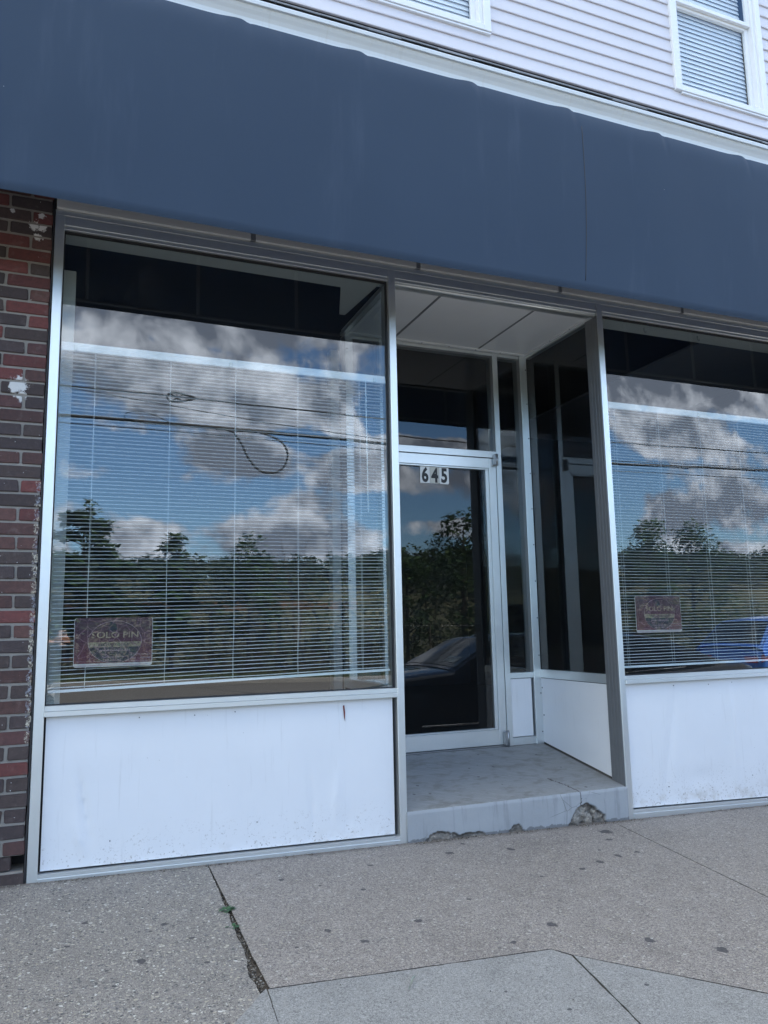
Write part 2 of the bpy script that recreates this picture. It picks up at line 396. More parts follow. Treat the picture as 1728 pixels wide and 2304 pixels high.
DARKSTRIP = plain('dark_joint_strip', (.17, .18, .19), .5)
STEEL = plain('dull_steel', (.35, .36, .37), .35, .8, 0, 60, .1, 20)
ROOF = plain('flat_roof_membrane', (.1, .1, .1), .9)
PLATEW = plain('white_number_plate', (.80, .80, .78), .4); PLATEC = plain('cream_number_plate', (.58, .57, .51), .4); INK = plain('black_print', (.018, .018, .02), .5)

# ---------------------------------------------------------------- ground
def zx(x): return -.024 * 25 * math.tanh((x - 1.8) / 25)
def zs(x, y): return -1.2 + zx(x) + .02 * y
KERB_Y = -2.35
def zroad(x, y=0): return -1.2 + zx(x) - .048 - .14
def slab(name, poly, mat, zf=zs, jit=.0025, ds=.035, dep=.05, seed=0):
    pts = []
    n = len(poly)
    for i in range(n):
        a, b = Vector(poly[i]), Vector(poly[(i+1) % n]); L = (b - a).length; k = max(1, int(L / ds)) if L < 6 else max(1, int(L/.3))
        for j in range(k):
            p = a.lerp(b, j / k); t = (b - a).normalized(); nn = Vector((-t.y, t.x))
            e = fb(p.x * 14 + seed, p.y * 14, seed) * jit + fb(p.x * 60, p.y * 60, seed + 3, 2) * jit * .5
            pts.append(p + nn * e)
    bm = bmesh.new()
    top = [bm.verts.new((p.x, p.y, zf(p.x, p.y))) for p in pts]
    c = sum(pts, Vector((0, 0))) / len(pts)
    # rounded arris: an inset lower ring outside
    f = bm.faces.new(top)
    if f.normal.z < 0: f.normal_flip()
    low = [bm.verts.new((p.x, p.y, zf(p.x, p.y) - dep)) for p in pts]
    for i in range(len(pts)): bm.faces.new((top[i], top[(i+1) % len(pts)], low[(i+1) % len(pts)], low[i]))
    bm.normal_update()
    es = [e for e in f.edges]
    try: bmesh.ops.bevel(bm, geom=es, offset=.005, segments=1, affect='EDGES')
    except Exception: pass
    bmesh.ops.triangulate(bm, faces=[q for q in bm.faces if len(q.verts) > 4])
    mb = MB(); mb.bm.free(); mb.bm = bm
    return tag(mb.build(name, mat), kind='structure')
S1 = [(-7, .12), (.702, .12), (.704, -.03), (.689, -.42), (.672, -.80), (.658, -1.12), (.634, -1.30), (.644, -1.445), (.0, KERB_Y + .05), (-7, KERB_Y + .05)]
S2 = [(.722, .12), (3.20, .12), (3.19, -.08), (3.008, -1.355), (2.866, KERB_Y + .05), (2.52, KERB_Y + .05), (2.245, -2.035), (1.812, -1.552), (1.764, -1.476), (1.09, -1.438), (.690, -1.412), (.692, -1.1), (.705, -.777)]
S3 = [(3.214, .12), (9.5, .12), (9.5, KERB_Y + .05), (2.882, KERB_Y + .05), (3.024, -1.355), (3.204, -.08)]
RC = [(.682, -1.428), (1.09, -1.454), (1.755, -1.492), (1.793, -1.562), (1.695, -2.056), (1.632, KERB_Y + .05), (.612, KERB_Y + .05), (.660, -1.66)]
RL = [(.647, -1.452), (.668, -1.430), (.648, -1.66), (.598, KERB_Y + .05), (.012, KERB_Y + .05)]
RR = [(1.810, -1.572), (2.229, -2.044), (2.492, KERB_Y + .05), (1.650, KERB_Y + .05), (1.711, -2.056)]
slab('sidewalk_aggregate', S1, AGG, jit=.006, seed=1); slab('sidewalk_tan', S2, TAN, seed=2); slab('sidewalk_corner', S3, TAN, seed=5)
slab('kerb_ramp', RC, GREY, seed=8); slab('kerb_ramp_flare', RL, GREY, seed=9); slab('kerb_ramp_flare', RR, GREY, seed=11)
# dirt bed under the joints
m = MB(); m.grid(lambda u, v: (-7 + 16.5*u, .12 + (KERB_Y - .07)*v, zs(-7 + 16.5*u, .12 + (KERB_Y-.07)*v) - .012 - .006 * abs(fb(u*300, v*60))), 120, 30)
tag(m.build('sidewalk_bed', DIRT), kind='structure')
m = MB()
for x0, x1 in ((-60, -.02), (2.55, 60)):
    n = 60
    m.prof([(KERB_Y - .15, 0), (KERB_Y - .13, .16), (KERB_Y + .045, .165), (KERB_Y + .045, 0)], x0, x1, n, lambda x, y, z: (x, y, zroad(x) - .03 + z + .0))
m.prof([(KERB_Y - .15, 0), (KERB_Y - .13, .05), (KERB_Y + .045, .166), (KERB_Y + .045, 0)], -.02 + .004, 2.546, 12, lambda x, y, z: (x, y, zroad(x) - .03 + z))
tag(m.build('kerb', GREY), kind='structure')
m = MB(); 
def roadf(u, v):
    x = -120 + 240*u; y = KERB_Y - .1 - 15.2*v
    return (x, y, zroad(x) - .02 + .10*math.sin(PI*v) * .6)
m.grid(roadf, 240, 12); tag(m.build('road', ASPH), kind='structure')
YK = -17.62
def zfar(x, y):
    d = max(0, YK - y)
    base = zroad(x) + .1 + .004*d
    if d > 60: base += 24.5 * (1 - math.exp(-((d-60)/150)**2)) * (1 + .30*fb(x*.004 + 3, y*.004)) + 5.5*max(0, min(1, (x - 60)/200)) 
    return base
m = MB(); m.prof([(YK + .1, 0), (YK + .1, .10), (YK - .12, .11), (YK - .12, 0)], -120, 120, 60, lambda x, y, z: (x, y, zroad(x) - .02 + z)); tag(m.build('far_kerb', GREY), kind='structure')
def mat_verge():
    t = NT('verge_soil'); p = t.pos(); c = t.mix(t.noise(p, .8, 6, .65), (.05, .06, .025), (.11, .10, .055)); return t.fin(c, .95, t.bump(t.noise(p, 12, 5), .6, .03))
m = MB()
def hillf(u, v):
    y = YK - .1 - 500*v**2.2; x = (u - .4) * (150 + 1400*v)
    return (x, y, zfar(x, y) - .02)
m.grid(hillf, 120, 60); tag(m.build('hill', mat_verge()), kind='structure')

# ---------------------------------------------------------------- building
B = thing('shop_building', (1.8, 3, -1.2), 'two storey shop building with pale vinyl siding above an aluminium and glass storefront', 'building')
def PS(name, mat, mb, parent=None):
    """every separate piece of the collector becomes a part of its own"""
    bm = mb.bm; bm.verts.ensure_lookup_table(); bm.verts.index_update(); seen = set()
    for v in bm.verts:
        if v.index in seen: continue
        st_, isl = [v], []
        seen.add(v.index)
        while st_:
            q = st_.pop(); isl.append(q)
            for e in q.link_edges:
                o_ = e.other_vert(q)
                if o_.index not in seen: seen.add(o_.index); st_.append(o_)
        ids = {q.index for q in isl}; m2 = MB(); mp = {q.index: m2.bm.verts.new(q.co) for q in isl}
        for f in {f for q in isl for f in q.link_faces}:
            g_ = m2.bm.faces.new([mp[q.index] for q in f.verts]); g_.material_index = f.material_index; g_.smooth = f.smooth
        m2.build(name, mat, parent or B)
    bm.free()
def P(name, mat, mb, parent=None, smooth=False, label=None):
    o = mb.build(name, mat, parent or B, smooth)
    if label: o['label'] = label
    return o
XR = 5.30          # right end of the right window
def base(x): return zs(x, 0)
# brick pier
def pier():
    rr = random.Random(3); V = []; F = []; CO = []
    pal = [(.20, .035, .03), (.17, .03, .028), (.085, .03, .026), (.058, .042, .038), (.066, .050, .045), (.042, .034, .036), (.034, .030, .034), (.11, .035, .034), (.13, .05, .04), (.05, .038, .036)]
    def brick(x0, x1, z0, z1, yf=0.0, col=None):
        bm = bmesh.new(); b = MB(); b.bm.free(); b.bm = bm
        j = lambda a: rr.uniform(-a, a)
        p = [(x0 + j(.002), yf + j(.003), z0 + j(.0015)), (x1 + j(.004), yf + j(.003), z0 + j(.0015)), (x0, .10, z0), (x1, .10, z0), (x0 + j(.002), yf + j(.003), z1 + j(.0015)), (x1 + j(.004), yf + j(.003), z1 + j(.0015)), (x0, .10, z1), (x1, .10, z1)]
        b.hexa(p); bmesh.ops.bevel(bm, geom=bm.edges[:], offset=.0035, segments=2, affect='EDGES')
        c = col or rr.choice(pal); c = [k*.62 + q*.38 for k, q in zip(c, (.098, .058, .050))]; gg = rr.uniform(1.05, 1.6); c = [k * gg for k in c]
        o = len(V)
        bm.verts.ensure_lookup_table(); bm.verts.index_update()
        V.extend([tuple(v.co) for v in bm.verts]); CO.extend([c] * len(bm.verts))
        F.extend([[v.index + o for v in f.verts] for f in bm.faces]); bm.free()
    ch = .0715; row = 0; z = -1.165 - .0715
    while z < 3.4:
        odd = row % 2; xe = -.137 + rr.uniform(-.003, .003)
        if row == 2:    # open weep course with a loose brick standing in it
            brick(xe - .062 - .055, xe - .055, z + .002, z + .064, .012, (.03, .022, .022)); brick(xe - .205, xe - .185, z, z+.06, .01)
            x = xe - .42
        else:
            x = xe
            w = .093 if odd else .200
            if row in (0, 1): w = .2 if row == 0 else .2
            brick(x - w, x, z, z + .0595); x -= w + .012
        while x > -2.2:
            brick(x - .2, x, z, z + .0595); x -= .212
        z += ch; row += 1
    o = raw('brick_pier', V, F, BRICK, B, CO)
    m = MB(); m.box(-2.2, -.141, .007, .3, -1.026, 3.4); m.box(-2.2, -.141, .007, .3, -1.3, -1.097); m.box(-2.2, -.50, .008, .3, -1.0965, -1.0265); P('mortar_bed', MORTAR, m, o)
    m = MB(); m.tube([(-.1315 + .004*fb(0, 0, zz*9), .004 + .002*fb(5, 0, zz*13), zz) for zz in [-1.17 + .03*i for i in range(116)]], .0055, 6); P('sealant', BLACK, m, o)
pier()
# shell: side walls, back, roof (out of view but they carry the shade)
RH = 5.50
m = MB(); m.box(-4.2, -4.0, .3, 9, -1.2, RH); P('side_wall', SIDING, m)
m = MB(); m.box(11.0, 11.2, .3, 9, -1.2, RH); P('side_wall', SIDING, m)
m = MB(); m.box(-4.2, 11.2, 9, 9.2, -1.2, RH); P('back_wall', SIDING, m)
m = MB(); m.box(-4.25, 11.25, -.10, 9.25, RH, RH + .18, .01); P('roof', ROOF, m)
m = MB(); m.box(-4.2, 11.2, .10, .30, 3.42, 3.9); m.box(-4.2, -2.2, .02, .3, -1.25, 3.42); m.box(XR + .06, 11.2, .02, .3, -1.35, 3.42); m.box(-2.2, XR + .06, .13, .30, 2.30, 3.42); PS('front_wall', MORTAR, m)
# dark band of wall above the storefront, inside the awning
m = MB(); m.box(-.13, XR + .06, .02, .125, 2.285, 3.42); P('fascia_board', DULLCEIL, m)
# siding with real laps
WIN = [(1.60, 2.575), (4.195, 5.16), (-3.0, -2.03), (7.6, 8.57)]
WZ0, WZ1 = 4.035, 5.36
m = MB(); k = 0; z = 3.842
while z < RH:
    z1 = min(z + .1035, RH)
    pr = [(-.0145, z), (-.012, z - .004), (.004, z - .003), (.004, z1), (-.0015, z1), (-.0135, z + .012)]
    xs = [-4.2]
    if z1 > WZ0 + .02 and z < WZ1:
        for a, b in sorted(WIN): xs += [a + .03, b - .03]
    xs.append(11.2)
    for a, b in zip(xs[::2], xs[1::2]):
        n = max(1, int((b - a) / .12))
        m.prof(pr, a, b, n, lambda x, y, zz: (x, y + .0012*fb(x*1.5, 0, zz*4, 2), zz + .0012*fb(x*.9, 3, zz*5, 2)))
    z += .1035
P('siding', SIDING, m)
m = MB()   # sheathing behind the siding, open at the windows
xs = [-4.2]
for a, b in sorted(WIN): xs += [a + .06, b - .06]
xs.append(11.2)
for a, b in zip(xs[::2], xs[1::2]): m.box(a, b, .005, .10, 3.9, RH)
for a, b in WIN: m.box(a + .06, b - .06, .005, .1, 3.9, WZ0 + .05); m.box(a + .06, b - .06, .005, .1, WZ1 - .05, RH)
PS('sheathing', DARKROOM, m)
# gutter and the short shingle strip above it
m = MB()
gp = [(.0, 3.545), (-.076, 3.520), (-.099, 3.520), (-.099, 3.537), (-.080, 3.545), (-.078, 3.565), (-.083, 3.585), (-.096, 3.604), (-.110, 3.620), (-.119, 3.634), (-.122, 3.642), (-.137, 3.643), (-.139, 3.664), (-.128, 3.668), (-.122, 3.662), (-.110, 3.655), (.0, 3.655)]
m.prof(gp, -4.2, 11.2, 120, lambda x, y, zz: (x, y + .002*fb(x*.8, 1, 0, 2), zz + .003*fb(x*.5, 7, 0, 2)))
g = P('gutter', GUTTER, m)
m = MB(); m.prism([(-.108, 3.656), (-.108, 3.698), (.0, 3.785), (.0, 3.656)], 'x', -4.2, 11.2); P('gutter_back', TRIM, m, g)
m = MB(); x = -4.2; rr = random.Random(5)
while x < 11.2:
    w = rr.uniform(.22, .33); dz = rr.uniform(-.004, .006)
    m.hexa([(x, -.118 + rr.uniform(0, .006), 3.706 + dz), (x + w - .004, -.118 + rr.uniform(0, .006), 3.706 + dz), (x, .02, 3.80), (x + w - .004, .02, 3.80), (x, -.116, 3.7145 + dz), (x + w - .004, -.116, 3.7145 + dz), (x, .02, 3.845), (x + w - .004, .02, 3.845)])
    x += w
P('shingle_strip', SHINGLE, m)
# upstairs windows
SKYBLIND = []
def upstairs(x0, x1):
    m = MB()
    yb, yf = .05, -.032
    def ring(a, b, c, d, t, tb, y0, y1, mb, bv=.003):
        mb.box(a, a + t, y0, y1, c, d, bv); mb.box(b - t, b, y0, y1, c, d, bv); mb.box(a + t, b - t, y0, y1, c, c + tb, bv); mb.box(a + t, b - t, y0, y1, d - t, d, bv)
    ring(x0, x1, WZ0, WZ1, .055, .045, yf, .03, m); ring(x0 + .055, x1 - .055, WZ0 + .045, WZ1 - .055, .03, .02, yf + .018, .06, m)
    m.box(x0 + .06, x1 + .0, -.026, .0, WZ0 - .018, WZ0 - .004, .002)
    f = P('window', TRIM, m)
    a, b, c, d = x0 + .085, x1 - .085, WZ0 + .065, WZ1 - .085; mid = 4.855
    m = MB(); ring(a, b, c, mid, .035, .03, .030, .060, m, .002); P('lower_sash', TRIM, m, f)
    m = MB(); ring(a, b, mid - .012, d, .035, .035, .002, .0295, m, .002); P('upper_sash', TRIM, m, f)
    m = MB(); F = m.box(a + .035, b - .035, .045, .049, c + .03, mid - .035); F[2].material_index = 1; P('lower_pane', [CLEAR, UGLASS], m, f)
    m = MB(); F = m.box(a + .035, b - .035, .014, .018, mid + .023, d - .035); F[2].material_index = 1; P('upper_pane', [CLEAR, UGLASS], m, f)
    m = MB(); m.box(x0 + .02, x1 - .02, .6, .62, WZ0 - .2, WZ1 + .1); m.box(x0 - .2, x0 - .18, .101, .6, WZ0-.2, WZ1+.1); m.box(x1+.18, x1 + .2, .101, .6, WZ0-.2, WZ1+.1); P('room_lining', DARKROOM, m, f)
    return a, b, c, d
ub = [upstairs(*w) for w in WIN[:2]] + [upstairs(*w) for w in WIN[2:]]

# aluminium storefront
FT = 2.19
def post(x0, x1, y0, y1, zt=FT, ridges=False, zb=None):
    m = MB(); zb = (base(x0) - .02) if zb is None else zb
    m.box(x0, x1, y0, y1, zb, zt, .0022)
    if ridges:
        for yy in (.040, .085): m.box(x0 - .0016, x0 + .002, yy, yy + .014, zb + .001, zt - .09, .0015)
    return P('post', ALU, m)
post(-.125, -.078, 0, .12); post(1.775, 1.820, 0, .13); post(3.340, 3.385, 0, .135)
m = MB(); m.box(3.334, 3.3395, .006, .134, base(3.337) - .02, FT - .09, .0012)  # added ridged plate, its dark colour paints the shade on the post's inner side
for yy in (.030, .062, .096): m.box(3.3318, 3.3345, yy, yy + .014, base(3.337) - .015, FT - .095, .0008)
P('post_shade_plate', plain('shade_darkened_aluminium', (.16, .168, .175), .5, .3, 0, 60, .12, 9), m); post(XR, XR + .05, 0, .12)
m = MB(); hb = 2.118
for a, b in ((-.078, 1.775), (1.820, 3.337), (3.385, XR)):
    m.box(a, b, .004, .12, hb + .02, FT - .0005, .002); m.box(a, b, .010, .115, hb, hb + .0195, .002)
m.box(-.125, XR + .05, .006, .12, FT + .003, FT + .032, .002)
PS('head_rail', ALU, m)
m = MB(); m.tube([(1.822, .030, hb - .006), (3.335, .030, hb - .006)], .0135, 10); P('head_bead', ALU, m)
# white trim strip with its clips
m = MB()
for a, b in ((-.12, .915), (.945, 1.965), (1.995, 3.025), (3.055, 4.085), (4.115, 5.33)): m.box(a, b, -.012, .02, FT + .034, FT + .098, .003)
PS('trim_strip', plain('grey_painted_strip', (.50, .50, .49), .5, 0, 0, 60, .06, 5), m); st = B
m = MB()
for x in (.93, 1.98, 3.04, 4.10): m.box(x - .0145, x + .0145, -.004, .02, FT + .034, FT + .097)
PS('strip_clip', DARKSTRIP, m, st)
# sills
def sill(x0, x1):
    m = MB(); m.box(x0, x1, .002, .12, -.3775, -.352, .002); m.box(x0 - .0, x1, -.007, .10, -.403, -.3785, .0025); return P('sill_rail', ALU, m)
sill(-.078, 1.775); sill(3.385, XR)
# base rails and kick panels
def baserail(x0, x1, zt0, zt1):
    m = MB(); m.hexa([(x0, .001, base(x0) - .02), (x1, .001, base(x1) - .02), (x0, .11, base(x0)-.02), (x1, .11, base(x1)-.02), (x0, .001, zt0), (x1, .001, zt1), (x0, .11, zt0), (x1, .11, zt1)])
    m.hexa([(x0, -.004, base(x0) - .02), (x1, -.004, base(x1) - .02), (x0, .001, base(x0)-.02), (x1, .001, base(x1)-.02), (x0, -.004, zt0 - .02), (x1, -.004, zt1 - .02), (x0, .001, zt0-.02), (x1, .001, zt1-.02)])
    return P('base_rail', ALU, m)
baserail(-.078, 1.775, -1.124, -1.160); baserail(3.385, XR, -1.187, -1.252)
def kick(x0, x1, zb0, zb1, zt, dents, y=.03, inset=(.010, .020, .008)):
    lo, ro, bo = inset
    m = MB()
    def f(u, v):
        x = x0 + lo + (x1 - x0 - lo - ro)*u; b = zb0 + (zb1 - zb0)*u + bo; z = b + (zt - .004 - b)*v
        yy = y + .0016*fb(x*3, 0, z*2, 2)
        for (dx, dz, w, h, a, sl) in dents:
            q = (x - dx - sl*(z - dz)) / w; r = (z - dz) / h
            yy += 1.6 * a * math.exp(-q*q) * math.exp(-r*r) * (1 if q < 0 else .6)
        return (x, yy, z)
    m.grid(f, 130, 70); 
    o = P('kick_panel', PANEL, m, None, True)
    m = MB(); m.hexa([(x0, y + .026, zb0), (x1, y + .026, zb1), (x0, y + .04, zb0), (x1, y + .04, zb1), (x0, y + .026, zt), (x1, y + .026, zt), (x0, y + .04, zt), (x1, y + .04, zt)]); P('gasket', BLACK, m, o)
    m = MB(); rr = random.Random(int(x0*10))
    for xx, zz in [(x0 + .36 + rr.uniform(0, .1), zt - .03), (x0 + .72, zt - .035), (x0 + .93, zt - .03), (x0 + .32, zb0 + .11), (x0 + 1.05, zb0 + .12)]: m.lathe([(.0028, y - .003), (.0028, y + .006)], (xx, 0, zz), 8, 'y')
    PS('screw', INK, m, o)
    return o
kp = kick(-.078, 1.775, -1.124, -1.160, -.403, [(.12, -.84, .016, .16, .009, -.18), (.10, -.98, .02, .08, -.006, -.25), (1.28, -.95, .02, .18, .005, -.05), (1.42, -.9, .025, .12, -.005, .1), (.55, -.6, .3, .3, .004, 0), (1.5, -1.05, .04, .05, .004, 0)])
m = MB(); m.prism([(1.455, -.435), (1.463, -.432), (1.467, -.47), (1.466, -.52), (1.461, -.50), (1.457, -.46)], 'y', .026, .0275); P('rust_streak', plain('rust', (.16, .03, .02), .8, 0, 0, 60, .4, 80), m, kp)
kick(3.385, XR, -1.187, -1.252, -.403, [(3.75, -.8, .035, .4, .007, .2), (4.3, -.75, .03, .35, -.006, -.02), (4.05, -1.05, .2, .06, .004, 0)], inset=(.006, .01, .008))
# panes
def pane(x0, x1, z0, z1, y, t=.006, name='window_pane', g=None):
    m = MB(); F = m.box(x0, x1, y, y + t, z0, z1); F[2].material_index = 1
    return P(name, [CLEAR, g or GLASS], m)
pane(-.078, 1.775, -.352, hb, .045); pane(3.385, XR, -.352, hb, .045)
for a, b in ((-.078, 1.775), (3.385, XR)):
    m = MB(); m.box(a, a + .006, .030, .0445, -.352, hb); m.box(b - .010, b, .030, .0445, -.352, hb); m.box(a + .006, b - .010, .030, .0445, -.352, -.346); m.box(a + .006, b - .010, .030, .0445, hb - .012, hb); P('glazing_gasket', BLACK, m)

# recessed entrance
YD = .93; FB = -.885
def floorz(y): return -1.036 + (FB + 1.036) * max(0, y) / YD
# side walls of the recess
def sidewall(xa, xb, s):
    xg = xa + .012 if s > 0 else xb - .018
    m = MB(); m.box(xa, xb, .135, YD, -.406, -.346, .002); P('side_rail', ALU, m)
    m = MB(); m.box(xa, xb, .135, YD, hb - .022, hb, .002); P('side_head', ALU, m)
    xo = xa + .006 if s > 0 else xb - .006
    m = MB()
    m.grid(lambda u, v: (xo + s*.002*fb(u*3, v*3, 1, 2), .135 + (YD - .135)*u, floorz(.135 + (YD-.135)*u) + .012 + (-.41 - floorz(.135 + (YD-.135)*u) - .012)*v), 30, 20)
    m.box(min(xo, xo + s*.03) , max(xo, xo + s*.03), .135, YD, -.40, -.405) if False else None
    o = P('side_panel', PANEL, m, None, True)
    m = MB(); m.box(xo + s*.02 if s > 0 else xo - .03, xo + .03 if s > 0 else xo - .02, .135, YD, -1.05, -.407); P('panel_core', BLACK, m, o)
    m = MB()
    for yy, zz in ((YD - .025, -.48), (YD - .03, -.68)): m.lathe([(.005, xo - s*.003), (.0045, xo + s*.004)], (0, yy, zz), 8, 'x')
    PS('screw', INK, m, o)
    m = MB(); F = m.box(xg, xg + .006, .135, YD, -.346, hb - .022); F[4 if s > 0 else 5].material_index = 1; P('side_pane', [CLEAR, GLASS2], m)
sidewall(3.337, 3.385, 1); sidewall(1.775, 1.820, -1)
# corner posts with their screw row
def corner(x0, x1):
    m = MB(); m.box(x0, x1, YD - .012, YD + .10, -1.0, hb, .002); o = P('corner_post', ALU, m)
    m = MB()
    for i in range(11): m.lathe([(.0045, YD - .0165), (.0035, YD - .011)], (x1 - .012 if x0 > 2 else x0 + .012, 0, -.8 + .28*i), 8, 'y')
    PS('screw', INK, m, o)
corner(3.283, 3.345); corner(1.812, 1.870)
# jambs, sidelights, door
m = MB(); m.box(3.039, 3.083, YD - .004, YD + .1, -.95, hb, .002); P('jamb', ALU, m)
m = MB(); m.box(2.078, 2.121, YD - .004, YD + .1, -.95, hb, .002); P('jamb', ALU, m)
for a, b in ((3.083, 3.283), (1.870, 2.078)):
    m = MB(); m.box(a, b, YD, YD + .09, -.404, -.363, .002); m.box(a, b, YD, YD + .09, -.95, -.832, .002); m.box(a, b, YD, YD + .09, hb - .03, hb, .002); PS('sidelight_rail', ALU, m)
    pane(a, b, -.363, hb - .03, YD + .035, name='sidelight_pane', g=GLASS2)
    m = MB(); m.box(a + .005, b - .012, YD + .012, YD + .022, -.828, -.408, .002); o = P('sidelight_panel', PANEL, m)
    m = MB(); m.box(a, b, YD + .03, YD + .05, -.832, -.404); P('gasket', BLACK, m, o)
m = MB(); m.box(2.121, 3.039, YD - .003, YD + .095, 1.266, 1.318, .002); m.box(2.121, 3.039, YD, YD + .09, hb - .03, hb, .002); PS('transom_bar', ALU, m)
pane(2.121, 3.039, 1.318, hb - .03, YD + .04, name='transom_pane', g=GLASS2)
m = MB(); m.box(2.121, 3.039, YD + .0, YD + .1, -.95, FB + .008, .002); P('threshold', STEEL, m)
dl, dr, db, dt = 2.124, 3.036, FB + .012, 1.262
m = MB(); yd0, yd1 = YD + .004, YD + .048
m.box(dl, dl + .09, yd0, yd1, db, dt, .002); m.box(dr - .062, dr, yd0, yd1, db, dt, .002); m.box(dl + .09, dr - .062, yd0, yd1, db, db + .108, .002); m.box(dl + .09, dr - .062, yd0, yd1, dt - .078, dt, .002)
m.box(dr - .090, dr - .0625, yd0 + .006, yd1 - .006, db + .108, dt - .092, .003); m.box(dl + .09, dr - .0625, yd0 + .006, yd1 - .006, dt - .0915, dt - .0785, .003); m.box(dl + .0905, dr - .0905, yd0 + .006, yd1 - .006, db + .1085, db + .120, .003)
door = P('door', ALU, m)
m = MB(); F = m.box(dl + .09, dr - .09, YD + .024, YD + .030, db + .12, dt - .0915); F[2].material_index = 1; P('door_pane', [CLEAR, GLASS2], m, door)
m = MB(); m.tube([(2.17, YD - .03, -.10), (2.17, YD - .045, -.08), (2.17, YD - .045, .22), (2.17, YD - .03, .24)], .011, 10); m.box(2.155, 2.185, YD - .03, YD + .004, -.12, -.09, .003); m.box(2.155, 2.185, YD - .03, YD + .004, .23, .26, .003); P('door_handle', STEEL, m, door)
def hinge(z0, z1):
    m = MB(); m.box(3.004, 3.040, YD - .030, YD + .004, z0, z1, .006); m.tube([(3.030, YD - .026, z0 - .004), (3.030, YD - .026, z1 + .004)], .010, 10); return P('pivot_hinge', STEEL, m, door)
hinge(1.205, 1.290); hinge(-.880, -.775)
# soffit of the recess
m = MB()
for a, b in ((1.79, 2.180), (2.200, 2.893), (2.913, 3.36)): m.box(a, b, .06, YD + .01, hb + .002, hb + .03, .002)
so = P('soffit', SOFFIT, m)
m = MB()
for x in (2.19, 2.903): m.box(x - .0098, x + .0098, .06, YD + .01, hb + .004, hb + .03)
PS('joint_strip', DARKSTRIP, m, so)
m = MB(); m.box(1.82, 3.337, YD - .040, YD - .012, hb - .006, hb + .0015, .002); m.box(3.309, 3.337, .135, YD - .04, hb - .006, hb + .0015, .002); tr = P('soffit_trim', SOFFIT, m, so)
m = MB()
for x in (1.95, 2.20, 2.42, 2.65, 2.88, 3.10): m.lathe([(.0042, hb - .0085), (.003, hb - .006)], (x, YD - .026, 0), 8)
for y in (.3, .55): m.lathe([(.0042, hb - .0085), (.003, hb - .006)], (3.323, y, 0), 8)
PS('screw', INK, m, so)
# inside of the shop
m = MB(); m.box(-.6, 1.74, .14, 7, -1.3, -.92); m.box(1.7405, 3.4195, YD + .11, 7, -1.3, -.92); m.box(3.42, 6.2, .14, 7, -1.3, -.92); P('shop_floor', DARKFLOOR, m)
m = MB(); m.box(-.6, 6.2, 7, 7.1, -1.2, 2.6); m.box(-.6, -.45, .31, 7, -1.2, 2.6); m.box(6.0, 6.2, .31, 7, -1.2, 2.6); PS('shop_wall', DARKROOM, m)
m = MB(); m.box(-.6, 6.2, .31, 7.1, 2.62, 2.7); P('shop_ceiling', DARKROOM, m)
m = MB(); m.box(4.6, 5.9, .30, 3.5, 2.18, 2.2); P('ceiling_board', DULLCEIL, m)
m = MB(); m.prism([(-.09, .06), (1.74, .06), (1.74, .10), (1.70, .60), (1.66, .60), (1.53, .19), (-.09, .175)], 'z', hb - .004, hb + .012); m.box(3.40, XR, .06, .21, hb - .004, hb + .012)
PS('drywall_soffit', DRYWALL, m)
m = MB(); m.box(-.10, -.012, .14, .30, -.92, 1.95, .003); P('drywall_return', DRYWALL, m)
m = MB(); m.box(1.705, 1.770, YD + .01, YD + .09, -.92, 1.99, .004); P('inner_post', plain('inner_post_paint', (.26, .26, .25), .6), m)
m = MB()
for x in (3.83, 4.33): m.tube([(x, .10, hb - .004), (x, .10, hb - .03), (x + .008, .10, hb - .042), (x + .018, .10, hb - .036), (x + .018, .10, hb - .026)], .003, 6)
PS('ceiling_hook', STEEL, m)

# ---------------------------------------------------------------- concrete step
ST = thing('concrete_step', (2.58, .2, -1.2), 'chipped grey painted concrete step filling the recessed doorway', 'step')
CH1 = [(2.888, -1.30), (2.905, -1.185), (2.950, -1.135), (3.000, -1.110), (3.045, -1.100), (3.072, -1.124), (3.112, -1.158), (3.150, -1.192), (3.205, -1.30)]
CH2 = [(1.80, -1.3), (1.93, -1.200), (1.965, -1.168), (2.01, -1.158), (2.08, -1.172), (2.15, -1.186), (2.22, -1.188), (2.30, -1.196), (2.40, -1.30)]
CH3 = [(2.46, -1.3), (2.475, -1.200), (2.50, -1.178), (2.535, -1.176), (2.56, -1.2), (2.60, -1.3)]
def inside(x, z, poly):
    c = False; n = len(poly)
    for i in range(n):
        (x1, z1), (x2, z2) = poly[i], poly[(i+1) % n]
        if (z1 > z) != (z2 > z) and x < (x2 - x1)*(z - z1)/(z2 - z1) + x1: c = not c
    return c
def chipd(x, z):
    x += .012*fb(x*30, 0, z*30); z += .010*fb(x*30, 9, z*30)
    for p, d in ((CH1, .035), (CH2, .020), (CH3, .018)):
        if inside(x, z, p): return d
    return 0
V = []; F = []; CO = []; nx, nz = 300, 44; X0, X1 = 1.8155, 3.3415
